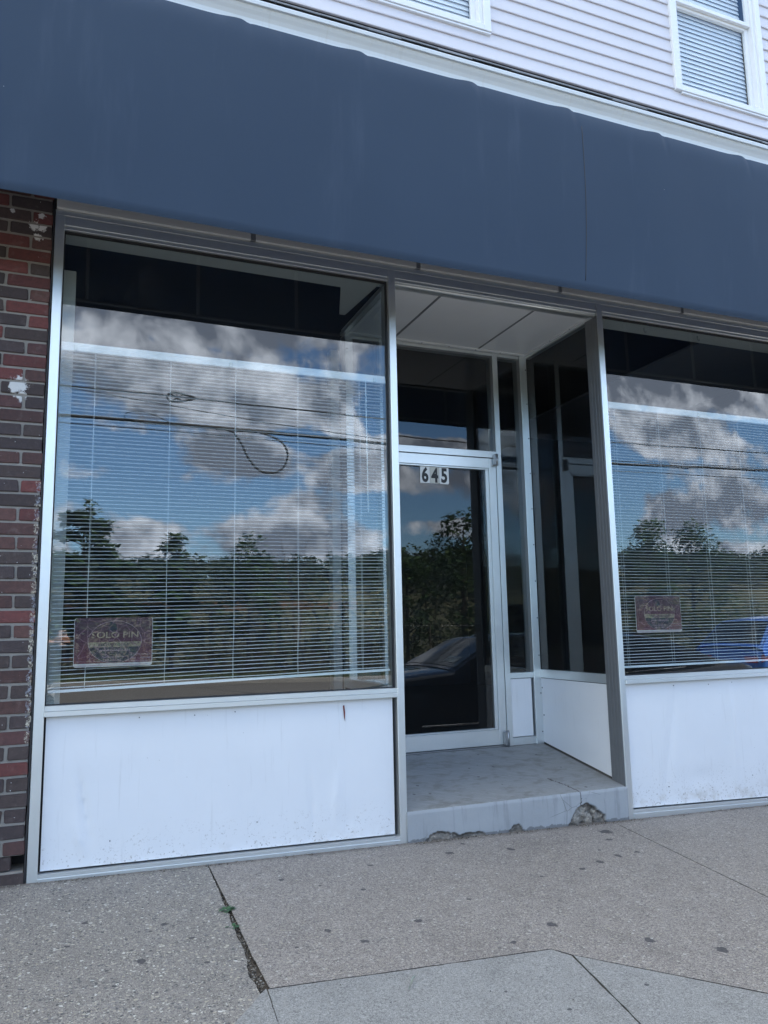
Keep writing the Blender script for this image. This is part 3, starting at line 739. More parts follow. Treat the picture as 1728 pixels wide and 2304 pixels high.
for i in range(nx + 1):
    x = X0 + (X1 - X0)*i/nx; zb = base(x) - .03; zt = -1.036
    for j in range(nz + 1):
        z = zb + (zt - zb)*j/nz; d = chipd(x, z)
        y = -.006 + .0016*fb(x*6, 0, z*8, 3) + .006*max(0, (z - zt + .016)/.016)
        rim = 0
        if d:
            y += d*(.55 + .8*fb(x*16, 0, z*16, 5)); 
            if min(chipd(x + .012, z), chipd(x - .012, z), chipd(x, z + .012)) == 0: rim = 1
            if abs(x - 3.075 - .02*fb(z*40, 0, 0)) < .006 and d > .03: y += .02; rim = 1
        ck = 1 if (abs(x - 2.985 - .006*fb(0, 0, z*50)) < .0035 and z > -1.115) else 0
        if z < zb + .045 + .012*fb(x*20, 0, 0): rim = max(rim, .55)
        V.append((x, y, z)); CO.append((1.0 if d else 0, max(rim, ck)*(1 if ck or not d else .6), 0))
for i in range(nx):
    for j in range(nz):
        a = i*(nz+1) + j; F.append((a, a + nz + 1, a + nz + 2, a + 1))
raw('step_front', V, F, STEPFRONT, ST, CO, True)
V = []; F = []; CO = []; nx, ny = 200, 110
for i in range(nx + 1):
    x = X0 + (X1 - X0)*i/nx
    for j in range(ny + 1):
        y = YD*j/ny + (.0 if j else .002*fb(x*9, 4, 4)); z = floorz(y) + .0015*fb(x*5, y*5, 2, 3) - (.004 if j == 0 else 0)
        xc = 2.985 - .12*y - .16*max(0, y - .1) + .014*fb(y*25, 3, 0)
        V.append((x, y, z)); c = 1 if (abs(x - xc) < .005 and y < .27 and j > 0) else 0
        if y > YD - .012 or x > X1 - .008: c = .8
        CO.append((c, c, c))
for i in range(nx):
    for j in range(ny):
        a = i*(ny+1) + j; F.append((a, a + ny + 1, a + ny + 2, a + 1))
raw('step_top', V, F, STEPTOP, ST, CO, True)

# ---------------------------------------------------------------- awning
AW = thing('awning', (2.3, -.3, 2.0), 'long dark navy box awning stretched above the shop windows', 'awning')
AX0, AX1 = -3.2, 8.2
BX = [-2.0, -1.3, -.62, .05, .718, 1.373, 2.063, 2.724, 3.417, 4.131, 4.82, 5.5, 6.2, 6.9, 7.6]
def bump(x):
    s = 0
    for b in BX:
        q = x - b
        s += math.exp(-(q/.040)**2) if q > 0 else math.exp(-(q/.085)**2)
    return s
def zbot(x): return 1.955 + .012*max(0, min(1, (.9 - x)/1.1)) + .002*math.sin(x*2.9)
def front(u, v):
    x = AX0 + (AX1 - AX0)*u; zb = zbot(x); zt = 3.096 + .012*bump(x)
    z = zb + (zt - zb)*v; y = -.590 - .04*v
    e = max(0, (v - .86)/.14)
    s = min((abs(x - b) for b in BX)); c = .5 + .5*math.cos(PI*min(1, s/.34))
    y += .012*max(0, 1 - v/.016)**1.5 + .008*math.sin(PI*v)*(1 - c) - .022*math.sin(PI*v) + .004*fb(x*.8, 0, z*1.1, 2)
    for b in BX:   # crease running down from each rib
        q = (x - b - .05 - .03*(1 - v)) / .02; y += .006*e**.7*math.exp(-q*q)
    y += .02*e**3
    return (x, y, z)
m = MB(); m.grid(front, 1400, 50); P('front_cloth', FABRIC, m, AW, True)
def topf(u, v):
    x, y0, z0 = front(u, 1); return (x, y0 + (-.01 - y0)*v, z0 + (3.40 - z0)*v - .02*math.sin(PI*v))
m = MB(); m.grid(topf, 700, 8); P('top_cloth', FABRIC, m, AW, True)
m = MB()
for x in (AX0, AX1): m.prism([(-.60, 1.957), (-.01, 2.3), (-.01, 3.4), (-.61, 3.09)], 'x', x - .004, x + .0)
PS('end_cloth', FABRIC, m, AW)
m = MB(); m.tube([(AX0 + .2*i, -.555, zbot(AX0 + .2*i) + .030) for i in range(58)], .011, 8); P('hem_bar', STEEL, m, AW)
for x in (BX):
    m = MB(); m.tube([(x, -.01, 3.33), (x, -.585, 3.05), (x, -.582, 3.03), (x, -.562, 1.99)], .012, 6); P('rib', STEEL, m, AW)
m = MB(); m.tube([(2.800 + .010*math.sin(i/6.0) + .012*((i/20.0)**4), front((2.800 - AX0)/(AX1-AX0), .05 + i/22.0)[1] - .0006, zbot(2.8) + (3.09 - zbot(2.8))*(.05 + i/22.0)) for i in range(20)], .0022, 5); P('seam', INK, m, AW)

# ---------------------------------------------------------------- blinds
def blind(name, x0, x1, ztop, zbL, zbR, y, cords, label, group=None, pitch=.0204, wand=None, brk=(), seed=0, tilt=0, depth=.025):
    t = thing(name, ((x0 + x1)/2, y, ztop), label, 'blind', group)
    m = MB(); m.box(x0, x1, y - .016, y + .012, ztop - .022, ztop, .003); m.box(x0, x1, y - .021, y - .0165, ztop - .048, ztop - .018, .004); m.box(x0, x1, y - .014, y + .010, ztop - .046, ztop - .0225, .003)
    hr = m.build('headrail', BLIND, t)
    H = ztop - .055; n = int((H - (zbL + zbR)/2) / pitch)
    m = MB(); rr = random.Random(seed)
    for i in range(n):
        f = (i + .5)/n; zz = H - pitch*(i + .3); a = R(tilt + rr.uniform(-2.5, 2.5)); dz = rr.uniform(-.0012, .0012); nn = 26
        drift = rr.uniform(-.0012, .0012)
        bl = zbL + .004 - (zbL + zbR)/2
        def sl(u, v, zz=zz, a=a, dz=dz, f=f, drift=drift, i=i):
            x = x0 + .006 + (x1 - x0 - .012)*u; q = v - .5
            tilt_end = ((zbL*(1-u) + zbR*u) - (zbL + zbR)/2) * max(0, (f - .25)/.75)**1.3
            zz2 = zz + dz + drift*(u-.5)*3 + tilt_end + .0007*fb(x*2.2, i*3.1, seed, 2) * (1 + 2.2*f)
            return (x, y + depth*q*math.cos(a), zz2 + depth*q*math.sin(a) + .0036*(1 - 4*q*q))
        m.grid(sl, nn, 4)
    m.build('slats', SLAT if depth < .03 else BLIND, t, True)
    m = MB(); m.hexa([(x0 + .004, y - .012, zbL - .006), (x1 - .004, y - .012, zbR - .006), (x0 + .004, y + .012, zbL - .006), (x1 - .004, y + .012, zbR - .006), (x0 + .004, y - .012, zbL + .007), (x1 - .004, y - .012, zbR + .007), (x0 + .004, y + .012, zbL + .007), (x1 - .004, y + .012, zbR + .007)])
    m.build('bottom_rail', BLIND, t)
    for cx in cords:
        m = MB(); u = (cx - x0)/(x1 - x0); zb = zbL + (zbR - zbL)*u
        for yy, dx in ((y - .0145, 0), (y + .0145, .004)):
            m.tube([(cx + dx + .003*fb(z_*3, cx, yy*40, 2) * (1 if k < 26 else 3), yy, z_) for k, z_ in enumerate([ztop - .04 + (zb - ztop + .04)*k/30 for k in range(31)])], .0010, 5)
        m.build('ladder_cord', CORD, t)
    for bx in brk:
        m = MB(); m.box(bx - .009, bx + .009, y - .0265, y - .0215, ztop - .046, ztop - .018, .002); m.lathe([(.004, y - .0285), (.0035, y - .0262)], (bx, 0, ztop - .03), 8, 'y'); m.lathe([(.003, y - .0285), (.003, y - .0262)], (bx, 0, ztop - .043), 8, 'y')
        m.build('bracket', CLIP, hr)
    if wand:
        m = MB(); m.tube([(wand, y - .026, ztop - .05), (wand + .004, y - .026, ztop - .85)], .0035, 6); m.build('tilt_wand', CLIP, t)
    return t
blind('venetian_blind', -.070, 1.768, 1.520, -.290, -.252, .085, (.10, .49, .85, 1.215, 1.60), 'wide white venetian blind behind the left shop window, its bottom rail hanging askew', None, wand=1.635, brk=(.0, .82, 1.695), seed=1)
blind('venetian_blind', 3.395, XR - .01, 1.516, -.300, -.295, .085, (3.49, 3.87, 4.25, 4.62, 5.0), 'white venetian blind behind the right shop window above the small cracked sign', None, brk=(4.24,), seed=2)
for k, (a, b, c, d) in enumerate(ub):
    if k > 1: break
    blind('venetian_blind', a + .02, b - .02, d - .02, c + .03, c + .03, .082, (a + .15, b - .15), ('upstairs blind behind the corner of window at the top edge of the photo', 'upstairs blind behind the sash window at the top right of the photo')[k], None, pitch=.040, seed=5 + k, tilt=74, depth=.053)

# ---------------------------------------------------------------- lettering
def text(name, body, size, mat, parent, x, y, z, sx=1.0, bold=0, ext=.0003, align='CENTER'):
    cu = bpy.data.curves.new(name, 'FONT'); cu.body = body; cu.size = size; cu.align_x = align; cu.align_y = 'CENTER'; cu.offset = bold; cu.extrude = ext; cu.resolution_u = 3
    ob = bpy.data.objects.new(name, cu); C.objects.link(ob)
    bpy.context.view_layer.update()
    me = bpy.data.meshes.new_from_object(ob.evaluated_get(bpy.context.evaluated_depsgraph_get()))
    bpy.data.objects.remove(ob); bpy.data.curves.remove(cu)
    xs = [v.co.x for v in me.vertices]; ys = [v.co.y for v in me.vertices]
    cx, cy = ((min(xs) + max(xs))/2, (min(ys) + max(ys))/2)
    if align == 'LEFT': cx = min(xs)
    off = origin(parent)
    for v in me.vertices:
        a, b, c = v.co; v.co = ((a - cx)*sx + x - off.x, y - c - off.y, (b - cy) + z + O - off.z)
    me.name = name
    return link(name, me, mat, parent)
yp = YD + .0195
for k, (dg, x0, x1, zt, zb, mt) in enumerate((('6', 2.399, 2.478, 1.172, 1.046, PLATEW), ('4', 2.480, 2.555, 1.170, 1.046, PLATEC), ('5', 2.557, 2.635, 1.174, 1.044, PLATEW))):
    lab = ('white plate printed with a black 6 on the door glass', 'cream plate printed with a black 4 between two whiter plates on the door glass', 'white round cornered plate printed with a black 5 on the door glass')[k]
    t = thing('number_plate', ((x0 + x1)/2, yp, (zt + zb)/2), lab, 'number plate', 'house number plates on the door glass')
    m = MB(); r = .010 if k == 2 else .002
    pl = []
    for cx, cz, a0 in ((x1 - r, zt - r, 0), (x0 + r, zt - r, 90), (x0 + r, zb + r, 180), (x1 - r, zb + r, 270)):
        for a in (0, 30, 60, 90): pl.append((cx + r*math.cos(R(a0 + a)), cz + r*math.sin(R(a0 + a))))
    m.prism(pl, 'y', yp, yp + .003); m.build('plate', mt, t)
    text('digit', dg, .148, INK, t, (x0 + x1)/2, yp - .0008, (zt + zb)/2, .74, .0055)
# faded phone-card signs stuck inside the glass
def mat_sign(seed):
    t = NT('faded_sign_print'); p = t.obj(); sx = t.n('ShaderNodeSeparateXYZ'); t.lk(p, sx.inputs[0])
    mp = t.n('ShaderNodeVectorMath'); mp.operation = 'ADD'; t.lk(p, mp.inputs[0]); mp.inputs[1].default_value = (seed, seed*.7, 0)
    q = t.scale(mp.outputs[0], (1.35, 0, 1)); q2 = t.n('ShaderNodeVectorMath'); q2.operation = 'ADD'; t.lk(q, q2.inputs[0])
    nz = t.n('ShaderNodeTexNoise'); t.lk(p, nz.inputs['Vector']); nz.inputs['Scale'].default_value = 16
    t.lk(t.scale(nz.outputs['Color'], (.035, 0, .035)), q2.inputs[1]); q = q2.outputs[0]
    f = t.sm(sx.outputs[2], -.13, .10)
    c = t.mix(f, (.15, .018, .032), (.050, .018, .032)); c = t.mix(t.math('MULTIPLY', t.noise(p, 9, 4), .7), c, [.09, .03, .05])
    c = t.mix(t.math('MULTIPLY', t.sm(t.noise(t.scale(p, (30, 1, 1.5)), 6, 3, .6), .52, .75), .4), c, (.14, .07, .09))
    e = t.vor(q, 15, 'DISTANCE_TO_EDGE'); e2 = t.vor(q, 31, 'DISTANCE_TO_EDGE')
    k = t.math('MAXIMUM', t.math('LESS_THAN', e, .016), t.math('MULTIPLY', t.math('LESS_THAN', e2, .012), t.math('GREATER_THAN', t.noise(p, 10), .56)))
    return t, c, k
def sign_mats(seed):
    out = []
    for nm, col in (('base', None), ('dark', (.02, .022, .035)), ('tan', (.30, .23, .15)), ('gold', (.36, .26, .17)), ('pink', (.45, .30, .32)), ('edge', (.55, .50, .47))):
        t, c, k = mat_sign(seed)
        t.m.name = 'sign_' + nm
        cc = c if col is None else col
        if nm in ('tan', 'dark', 'gold'): cc = t.mix(t.sm(t.noise(t.obj(), 60, 4), .5, .68), cc, (.10, .05, .06))
        if nm not in ('pink', 'edge'): cc = t.mix(t.math('MULTIPLY', k, .62), cc, (.34, .19, .21))
        out.append(t.fin(cc, .55))
    return out
def sign(cx, cz, w, h, label, seed, lift=0):
    y = .0515 + .001
    t = thing('window_sign', (cx, y, cz), label, 'sign', 'cracked phone card signs inside the windows')
    base_, dark, tan, gold, pink, edge = sign_mats(seed)
    m = MB(); r = .014; pl = []
    for (ax, az, a0) in ((w/2 - r, h/2 - r, 0), (-w/2 + r, h/2 - r, 90), (-w/2 + r, -h/2 + r, 180), (w/2 - r, -h/2 + r, 270)):
        for a in (0, 30, 60, 90): pl.append((cx + ax + r*math.cos(R(a0 + a)), cz + az + r*math.sin(R(a0 + a))))
    m.prism(pl, 'y', y + .003, y + .006); bd = m.build('board', edge, t)
    # printed sheet shrinks away from the lower edge of the white board
    m = MB(); lo = .030*h/.245
    m.prism([(cx + (u - cx)*.985, max(v, cz - h/2 + lo*.6 + .003*fb(u*30, 0, seed))) for u, v in pl], 'y', y + .0022, y + .0029); m.build('print', base_, t)
    R_ = h*.43; ox, oz = cx + .015*w, cz + .0
    def disc(z0, z1, mt, yy, name, rs=1.0):
        pts = []
        for i in range(49):
            zz = oz + z0*R_ + (z1 - z0)*R_*i/48; pts.append((ox + math.sqrt(max(0, R_*R_*rs*rs - (zz - oz)**2))*1.22, zz))
        pts += [(2*ox - a, b) for a, b in pts[::-1]]
        mm = MB(); mm.prism(pts, 'y', yy, yy + .0004); return mm.build(name, mt, t)
    disc(-.98, -.24, dark, y + .0016, 'dark_half_disc'); disc(-.24, .0, tan, y + .0015, 'tan_band')
    mm = MB(); mm.prism([(ox - .22*R_, oz + .98*R_), (ox + .0*R_, oz + .9*R_), (ox + .10*R_, oz + .6*R_), (ox - .12*R_, oz + .48*R_), (ox - .35*R_, oz + .6*R_)], 'y', y + .0016, y + .002); mm.build('dark_map_patch', dark, t)
    mm = MB()
    pr = [(ox + 1.22*R_*math.cos(2*PI*i/64), oz + R_*math.sin(2*PI*i/64)) for i in range(65)]
    mm.tube([(a, y + .0014, b) for a, b in pr], .0011, 4)
    bw, bh = w*.46, h*.435
    mm.tube([(cx - bw, y + .0016, cz - bh + .012), (cx + bw, y + .0016, cz - bh + .012), (cx + bw, y + .0016, cz + bh), (cx - bw, y + .0016, cz + bh), (cx - bw, y + .0016, cz - bh + .012)], .0006, 4); mm.build('printed_ring', pink, t)
    text('sign_lettering', 'SOLO PIN', .30*R_ * 1.35, gold, t, ox, y + .0009, oz + .34*R_, 1.22, .0006)
    text('sign_lettering', 'RECHARGE HERE', .145*R_*1.3, dark, t, ox, y + .0009, oz - .12*R_, 1.05, .0004)
    text('sign_lettering', 'www.solopin.net', .15*R_*1.2, pink, t, ox, y + .0009, oz - .40*R_, 1.15)
    text('sign_lettering', 'Customer Service', .105*R_*1.2, pink, t, ox - .02*w, y + .0009, oz - .70*R_, 1.1)
    text('sign_lettering', '201.215.5365', .105*R_*1.2, pink, t, ox - .02*w, y + .0009, oz - .84*R_, 1.1)
    for i, s in enumerate(('LA MEJOR OPCION', 'PARA LLAMADAS', 'INTERNACIONALES')): text('sign_lettering', s, .10*R_*1.2, pink, t, cx + .345*w, y + .0009, cz - .27*h - .058*h*i*1.15, 1.0)
    mm = MB(); mm.box(cx - .48*w, cx + .44*w, y + .0012, y + .0018, cz - h/2 + .006, cz - h/2 + .009); mm.build('fine_print_line', pink, t)
    return t
sign(.234, -.052, .381, .246, 'faded maroon card sign with a printed circle, crazed with cracks, inside the left window', 1.3)
sg = sign(3.742, .045, .388, .246, 'darker faded card sign with cracked print, low inside the right window', 4.1)

# ---------------------------------------------------------------- small things on the pavement
def weed(x, y, label, n, r, seed):
    rr = random.Random(seed); z0 = zs(x, y)
    t = thing('weed', (x, y, z0), label, 'weed', 'weeds sprouting in the pavement crack')
    V = []; F = []; CO = []
    for i in range(n):
        a = rr.uniform(0, 2*PI); L = r*rr.uniform(.55, 1.1); up = rr.uniform(.25, .8); w = L*rr.uniform(.16, .26); g = rr.uniform(.7, 1.3)
        d = Vector((math.cos(a), math.sin(a), 0)); s = Vector((-d.y, d.x, 0)); o = len(V); k = 7
        for j in range(k + 1):
            f = j/k; c = Vector((x, y, z0 - .004)) + d*L*f + Vector((0, 0, L*up*(f - .55*f*f*1.3)))
            ww = w*math.sin(PI*min(1, f*.92 + .08))**.8*(1 if j % 2 else .55)
            V += [tuple(c - s*ww), tuple(c + Vector((0, 0, -.15*ww))), tuple(c + s*ww)]; CO += [(.045*g, .115*g, .045*g), (.06*g, .14*g, .06*g), (.045*g, .115*g, .045*g)]
        for j in range(k):
            b = o + 3*j; F += [(b, b+1, b+4, b+3), (b+1, b+2, b+5, b+4)]
    raw('leaves', V, F, LEAF, t, CO, True)
    return t
weed(.683, -.655, 'larger green weed in the dark pavement crack, nearer the shop panel', 24, .044, 1)
weed(.672, -.845, 'smaller green weed in the pavement crack, just in front of the larger weed', 18, .032, 2)
# dry leaf scrap on the ramp
m = MB(); 
m.grid(lambda u, v: (1.115 + .055*u + .008*v, -1.60 + .075*u + (.026*math.sin(PI*min(1, max(0, u)))*(v - .5)), zs(1.1, -1.58) + .003 + .010*abs(v - .5) + .006*math.sin(3*u)), 10, 4)
tag(m.build('dry_leaf', plain('pale_dry_leaf', (.30, .33, .27), .7), None, True), 'pale dry leaf scrap lying on the grey kerb ramp', 'leaf')
# grit along the wall foot and in the cracks
def grit():
    rr = random.Random(11); V = []; F = []; CO = []
    def stone(x, y, z, r):
        o = len(V); c = rr.choice([(.05, .04, .03), (.09, .07, .05), (.2, .18, .15), (.03, .03, .03), (.3, .28, .24)])
        for d in ((1, 0, 0), (-1, 0, 0), (0, 1, 0), (0, -1, 0), (0, 0, 1), (0, 0, -1)): V.append((x + d[0]*r*rr.uniform(.6, 1.3), y + d[1]*r*rr.uniform(.6, 1.3), z + d[2]*r*rr.uniform(.5, 1.0))); CO.append(c)
        for f in ((0, 2, 4), (2, 1, 4), (1, 3, 4), (3, 0, 4), (2, 0, 5), (1, 2, 5), (3, 1, 5), (0, 3, 5)): F.append([o + k for k in f])
    for i in range(900):
        x = rr.uniform(-.3, 4.8); d = abs(rr.gauss(0, .018)); y = -.008 - d
        if fb(x*4, 3, 0) < -.05: continue
        stone(x, y, zs(x, y) + .001, rr.uniform(.0015, .0045))
    for i in range(1500):
        y = rr.uniform(-1.45, .0); x = .70 + (.018*y if y > -1 else .018*y) + rr.gauss(0, .012) - (.02 if y < -1.1 else 0)
        stone(x, y, zs(x, y) - .012 + rr.uniform(0, .006), rr.uniform(.0015, .005))
    for i in range(260):
        x = rr.uniform(-.2, 4); y = rr.uniform(-2.1, -.02); stone(x, y, zs(x, y) + .001, rr.uniform(.001, .003))
    for i in range(70):
        x = rr.uniform(1.85, 3.3); y = rr.uniform(-.05, -.01); stone(x, y, zs(x, y) + .002, rr.uniform(.0015, .0045))
    tag(raw('grit', V, F, attr_mat('grit_stones', .9), None, CO), 'dark grit and pebbles along the wall foot and in the cracks', 'grit', None, 'stuff')
grit()
#PART2
# ---------------------------------------------------------------- across the street (seen in the glass)
def leafcloud(rr, centers, n, size, cols, V, F, CO, flat=.0, stretch=1.0):
    """n leaf-sized rhombs spread over blobs (x,y,z,rx,ry,rz)"""
    tot = sum(c[3]*c[4]*c[5] for c in centers)
    for c in centers:
        k = max(6, int(n*c[3]*c[4]*c[5]/tot)); tone = rr.uniform(.7, 1.25)
        for i in range(k):
            while True:
                d = Vector((rr.uniform(-1, 1), rr.uniform(-1, 1), rr.uniform(-1, 1)))
                if .25 < d.length < 1: break
            p = Vector((c[0] + d.x*c[3], c[1] + d.y*c[4], c[2] + d.z*c[5]))
            if fb(p.x*1.3, p.y*1.3, p.z*1.3, 3) < -.28: continue
            a = rr.uniform(0, 2*PI); e = rr.uniform(-.7, .5); L = size*rr.uniform(.6, 1.5); w = L*rr.uniform(.22, .36)
            u = Vector((math.cos(a)*math.cos(e), math.sin(a)*math.cos(e), math.sin(e)*stretch)); s = u.cross(Vector((rr.uniform(-.4, .4), rr.uniform(-.4, .4), 1))).normalized()
            o = len(V); V += [tuple(p), tuple(p + u*L*.45 + s*w), tuple(p + u*L), tuple(p + u*L*.45 - s*w)]; F.append((o, o+1, o+2, o+3))
            col = rr.choice(cols); g = 1.25*tone*rr.uniform(.7, 1.5); CO += [tuple(k_*g for k_ in col)]*4
GREENS = [(.040, .078, .027), (.046, .088, .030), (.058, .092, .033), (.034, .062, .027)]
BARK = plain('bark', (.07, .055, .045), .9, 0, .5, 30, .3, 12)
def stem(V, F, a, b, r0, r1, n=5):
    a = Vector(a); b = Vector(b); t = (b - a).normalized(); u = t.cross(Vector((.3, .9, .2))).normalized(); v = t.cross(u); o = len(V)
    for p, r in ((a, r0), (b, r1)):
        for k in range(n): V.append(tuple(p + (u*math.cos(2*PI*k/n) + v*math.sin(2*PI*k/n))*r))
    for k in range(n): F.append((o+k, o+(k+1) % n, o+n+(k+1) % n, o+n+k))
def tree(x, y, h, sp, label, seed, n=2600, leaf=.16, cols=GREENS, low=.25, conif=False):
    rr = random.Random(seed); z0 = zfar(x, y)
    t = thing('roadside_tree', (x, y, z0), label, 'tree', 'trees across the street')
    V = []; F = []; top = Vector((x + rr.uniform(-.2, .2), y, z0 + h*.86))
    stem(V, F, (x, y, z0 - .1), (x, y, z0 + h*.4), .10*h/5, .07*h/5, 7); stem(V, F, (x, y, z0 + h*.4), top, .07*h/5, .02, 6)
    cen = []
    nb = 17
    for i in range(nb):
        f = i/(nb - 1); zz = z0 + h*(low + (.93 - low)*f); a = i*2.4 + rr.uniform(-.5, .5)
        rad = sp*((1 - f)**.75*.95 + .12)*rr.uniform(.6, 1.1) if conif else sp*math.sin(PI*min(1, .22 + .72*f))*rr.uniform(.5, 1.0)
        e = Vector((x + math.cos(a)*rad*.8, y + math.sin(a)*rad*.8, zz)); stem(V, F, (x, y, zz - .35*rad), e, .03*h/5, .010, 4)
        s = rr.uniform(.30, .48)*sp*(1 - .4*f if conif else 1)
        cen.append((e.x, e.y, e.z + .1, s*1.1, s*1.1, s*(.45 if conif else .7)))
    raw('trunk', V, F, BARK, t, None, True)
    V = []; F = []; CO = []; leafcloud(rr, cen, n, leaf, cols, V, F, CO); raw('crown', V, F, LEAF, t, CO)
    return t
tree(.55, -22.0, 5.6, 1.55, 'tall feathery green tree reflected at the left edge of the left window', 21, 7000, .26, low=.2, conif=True)
tree(3.15, -21.4, 4.5, 1.1, 'young tree with a pointed top reflected left of centre in the left window', 22, 4200, .22, conif=True)
tree(5.5, -21.0, 4.4, 1.3, 'low round leafed tree reflected near the middle of the left window', 23, 3600, .16)
tree(14.3, -20.9, 6.2, 1.5, 'leafy tree reflected at the right side of the door glass', 24, 4800, .18)
tree(12.0, -21.2, 4.5, 1.3, 'bushy tree reflected in the middle of the door glass', 27, 4000, .15)
tree(21.9, -21.0, 5.7, 1.3, 'slim tree reflected beside the post at the left of the right window', 25, 4000, .18)
tree(24.3, -21.2, 5.8, 1.7, 'broad tree reflected above the sign in the right window', 26, 5200, .17)
tree(31.0, -21.2, 5.6, 1.6, 'dark tree reflected at the far right edge of the right window', 28, 4000, .17)
def thicket():
    rr = random.Random(31); V = []; F = []; CO = []; x = -16
    cen = []
    while x < 58:
        for row in range(4):
            y = -20.0 - row*1.3 + rr.uniform(-.5, .5); h = max(.8, rr.uniform(1.0, 1.6) + row*.66 + 1.2*fb(x*.28, row*.6, 0)); xx = x + rr.uniform(-.5, .5)
            z0 = zfar(xx, y); 
            cen.append((xx, y, z0 + h*.52, rr.uniform(.6, 1.0), rr.uniform(.5, .8), h*.55))
        x += .85
    leafcloud(rr, cen, 120000, .150, [(.026, .050, .021), (.034, .063, .024), (.048, .072, .029), (.058, .068, .034), (.022, .040, .020)], V, F, CO)
    # pale dry stalks standing in front
    for i in range(2600):
        xx = rr.uniform(-14, 56); y = -19.35 + rr.uniform(-.5, .35)
        if fb(xx*.3, 8, 2) < -.05: continue
        z0 = zfar(xx, y); h = rr.uniform(.5, 1.35); o = len(V); dx = rr.uniform(-.25, .25); w = .009
        V += [(xx - w, y, z0), (xx + w, y, z0), (xx + dx + w*.4, y + rr.uniform(-.2, .2), z0 + h), (xx + dx - w*.4, y, z0 + h)]; F.append((o, o+1, o+2, o+3))
        c = rr.choice([(.085, .07, .045), (.06, .052, .032), (.045, .05, .025)]); CO += [c]*4
    tag(raw('thicket', V, F, LEAF, None, CO), 'tangled green thicket along the far side of the street', 'thicket', None, 'stuff')
thicket()
def grass():
    rr = random.Random(41); V = []; F = []; CO = []
    for i in range(16000):
        x = rr.uniform(-14, 56); y = -17.75 - abs(rr.gauss(0, .8)); 
        if y < -20: continue
        z0 = zfar(x, y) - .03; h = rr.uniform(.06, .26); w = rr.uniform(.010, .02); a = rr.uniform(0, PI); o = len(V); dx, dy = math.cos(a)*w, math.sin(a)*w
        V += [(x - dx, y - dy, z0), (x + dx, y + dy, z0), (x + rr.uniform(-.1, .1), y + rr.uniform(-.1, .1), z0 + h)]; F.append((o, o+1, o+2))
        c = rr.choice([(.06, .10, .03), (.09, .12, .04), (.12, .12, .055)]); CO += [c]*3
    tag(raw('verge_grass', V, F, LEAF, None, CO), 'rough grass on the verge beyond the road', 'grass', None, 'stuff')
grass()
def far_wood():
    rr = random.Random(51); V = []; F = []; CO = []
    for i in range(900):
        y = -rr.uniform(150, 330); x = rr.uniform(-.35, 1.6)*(-y) ; z = zfar(x, y); h = rr.uniform(5, 9); g = rr.uniform(.7, 1.2)
        cen = [(x + rr.uniform(-2, 2), y + rr.uniform(-2, 2), z + h*rr.uniform(.35, .8), rr.uniform(1.8, 3.2), 2.4, rr.uniform(1.6, 2.6)) for k in range(4)]
        leafcloud(rr, cen, 110, 1.5, [(.028*g, .045*g, .022*g), (.035*g, .055*g, .025*g)], V, F, CO)
    tag(raw('far_wood', V, F, LEAF, None, CO), 'dark wooded hillside on the skyline', 'wood', None, 'stuff')
far_wood()
# bare saplings
def sapling(x, y, h, label, seed):
    rr = random.Random(seed); z0 = zfar(x, y); t = thing('bare_sapling', (x, y, z0), label, 'sapling', 'bare saplings above the thicket')
    V = []; F = []
    for i in range(6):
        a = rr.uniform(0, 2*PI); b = (x + math.cos(a)*h*.16, y + math.sin(a)*h*.1, z0 + h*rr.uniform(.75, 1)); k = (x + (b[0]-x)*.4 + rr.uniform(-.05, .05), y, z0 + h*.55)
        stem(V, F, (x, y, z0), k, .022, .015, 4); stem(V, F, k, b, .015, .006, 4)
        for q in range(3):
            f = rr.uniform(.2, .8); p = [k[j] + (b[j]-k[j])*f for j in range(3)]; stem(V, F, p, (p[0] + rr.uniform(-.25, .25), p[1], p[2] + rr.uniform(.2, .5)), .008, .004, 3)
    raw('twigs', V, F, BARK, t)
for i, (x, h, l) in enumerate(((11.2, 4.9, 'bare twiggy sapling reflected at the left of the door glass'), (12.9, 4.3, 'thin bare sapling reflected mid door, among leafy bushes'), (5.9, 4.4, 'bare sapling reflected right of the middle of the left window'), (7.2, 4.6, 'spindly bare sapling reflected near the right of the left window'))): sapling(x, -21.0, h, l, 60 + i)
# rusty guard beam, wire fence
bf = thing('guard_rail', (5, -24.4, zfar(5, -24.4)), 'rusty tan guard beam glimpsed through the hedge', 'guard rail')
m = MB(); zb = zfar(5, -24.4) + 2.02; m.prof([(-24.4, zb), (-24.44, zb + .08), (-24.4, zb + .16), (-24.44, zb + .24), (-24.4, zb + .32), (-24.36, zb + .32), (-24.36, zb)], -.5, 10.5, 30); m.build('beam', plain('rusty_beam', (.20, .12, .07), .8, .2, 0, 60, .3, 3), bf)
for i in range(5): m = MB(); m.box(-.2 + 2.5*i, -.05 + 2.5*i, -24.36, -24.2, zfar(2.5*i, -24.4) - .1, zb + .3, .01); m.build('rail_post', BARK, bf)
wf = thing('wire_fence', (16, -19.3, zfar(16, -19.3)), 'thin wire fence strung in front of the dry stalks', 'fence')
for i in range(10): m = MB(); m.tube([(6 + 3*i, -19.2, zfar(6 + 3*i, -19.2) - .1), (6 + 3*i, -19.2, zfar(6 + 3*i, -19.2) + 1.55)], .018, 6); m.build('fence_post', BARK, wf)
m = MB(); m.tube([(6 + .5*i, -19.2, zfar(6 + .5*i, -19.2) + 1.5) for i in range(55)], .006, 4); m.build('fence_wire', STEEL, wf)

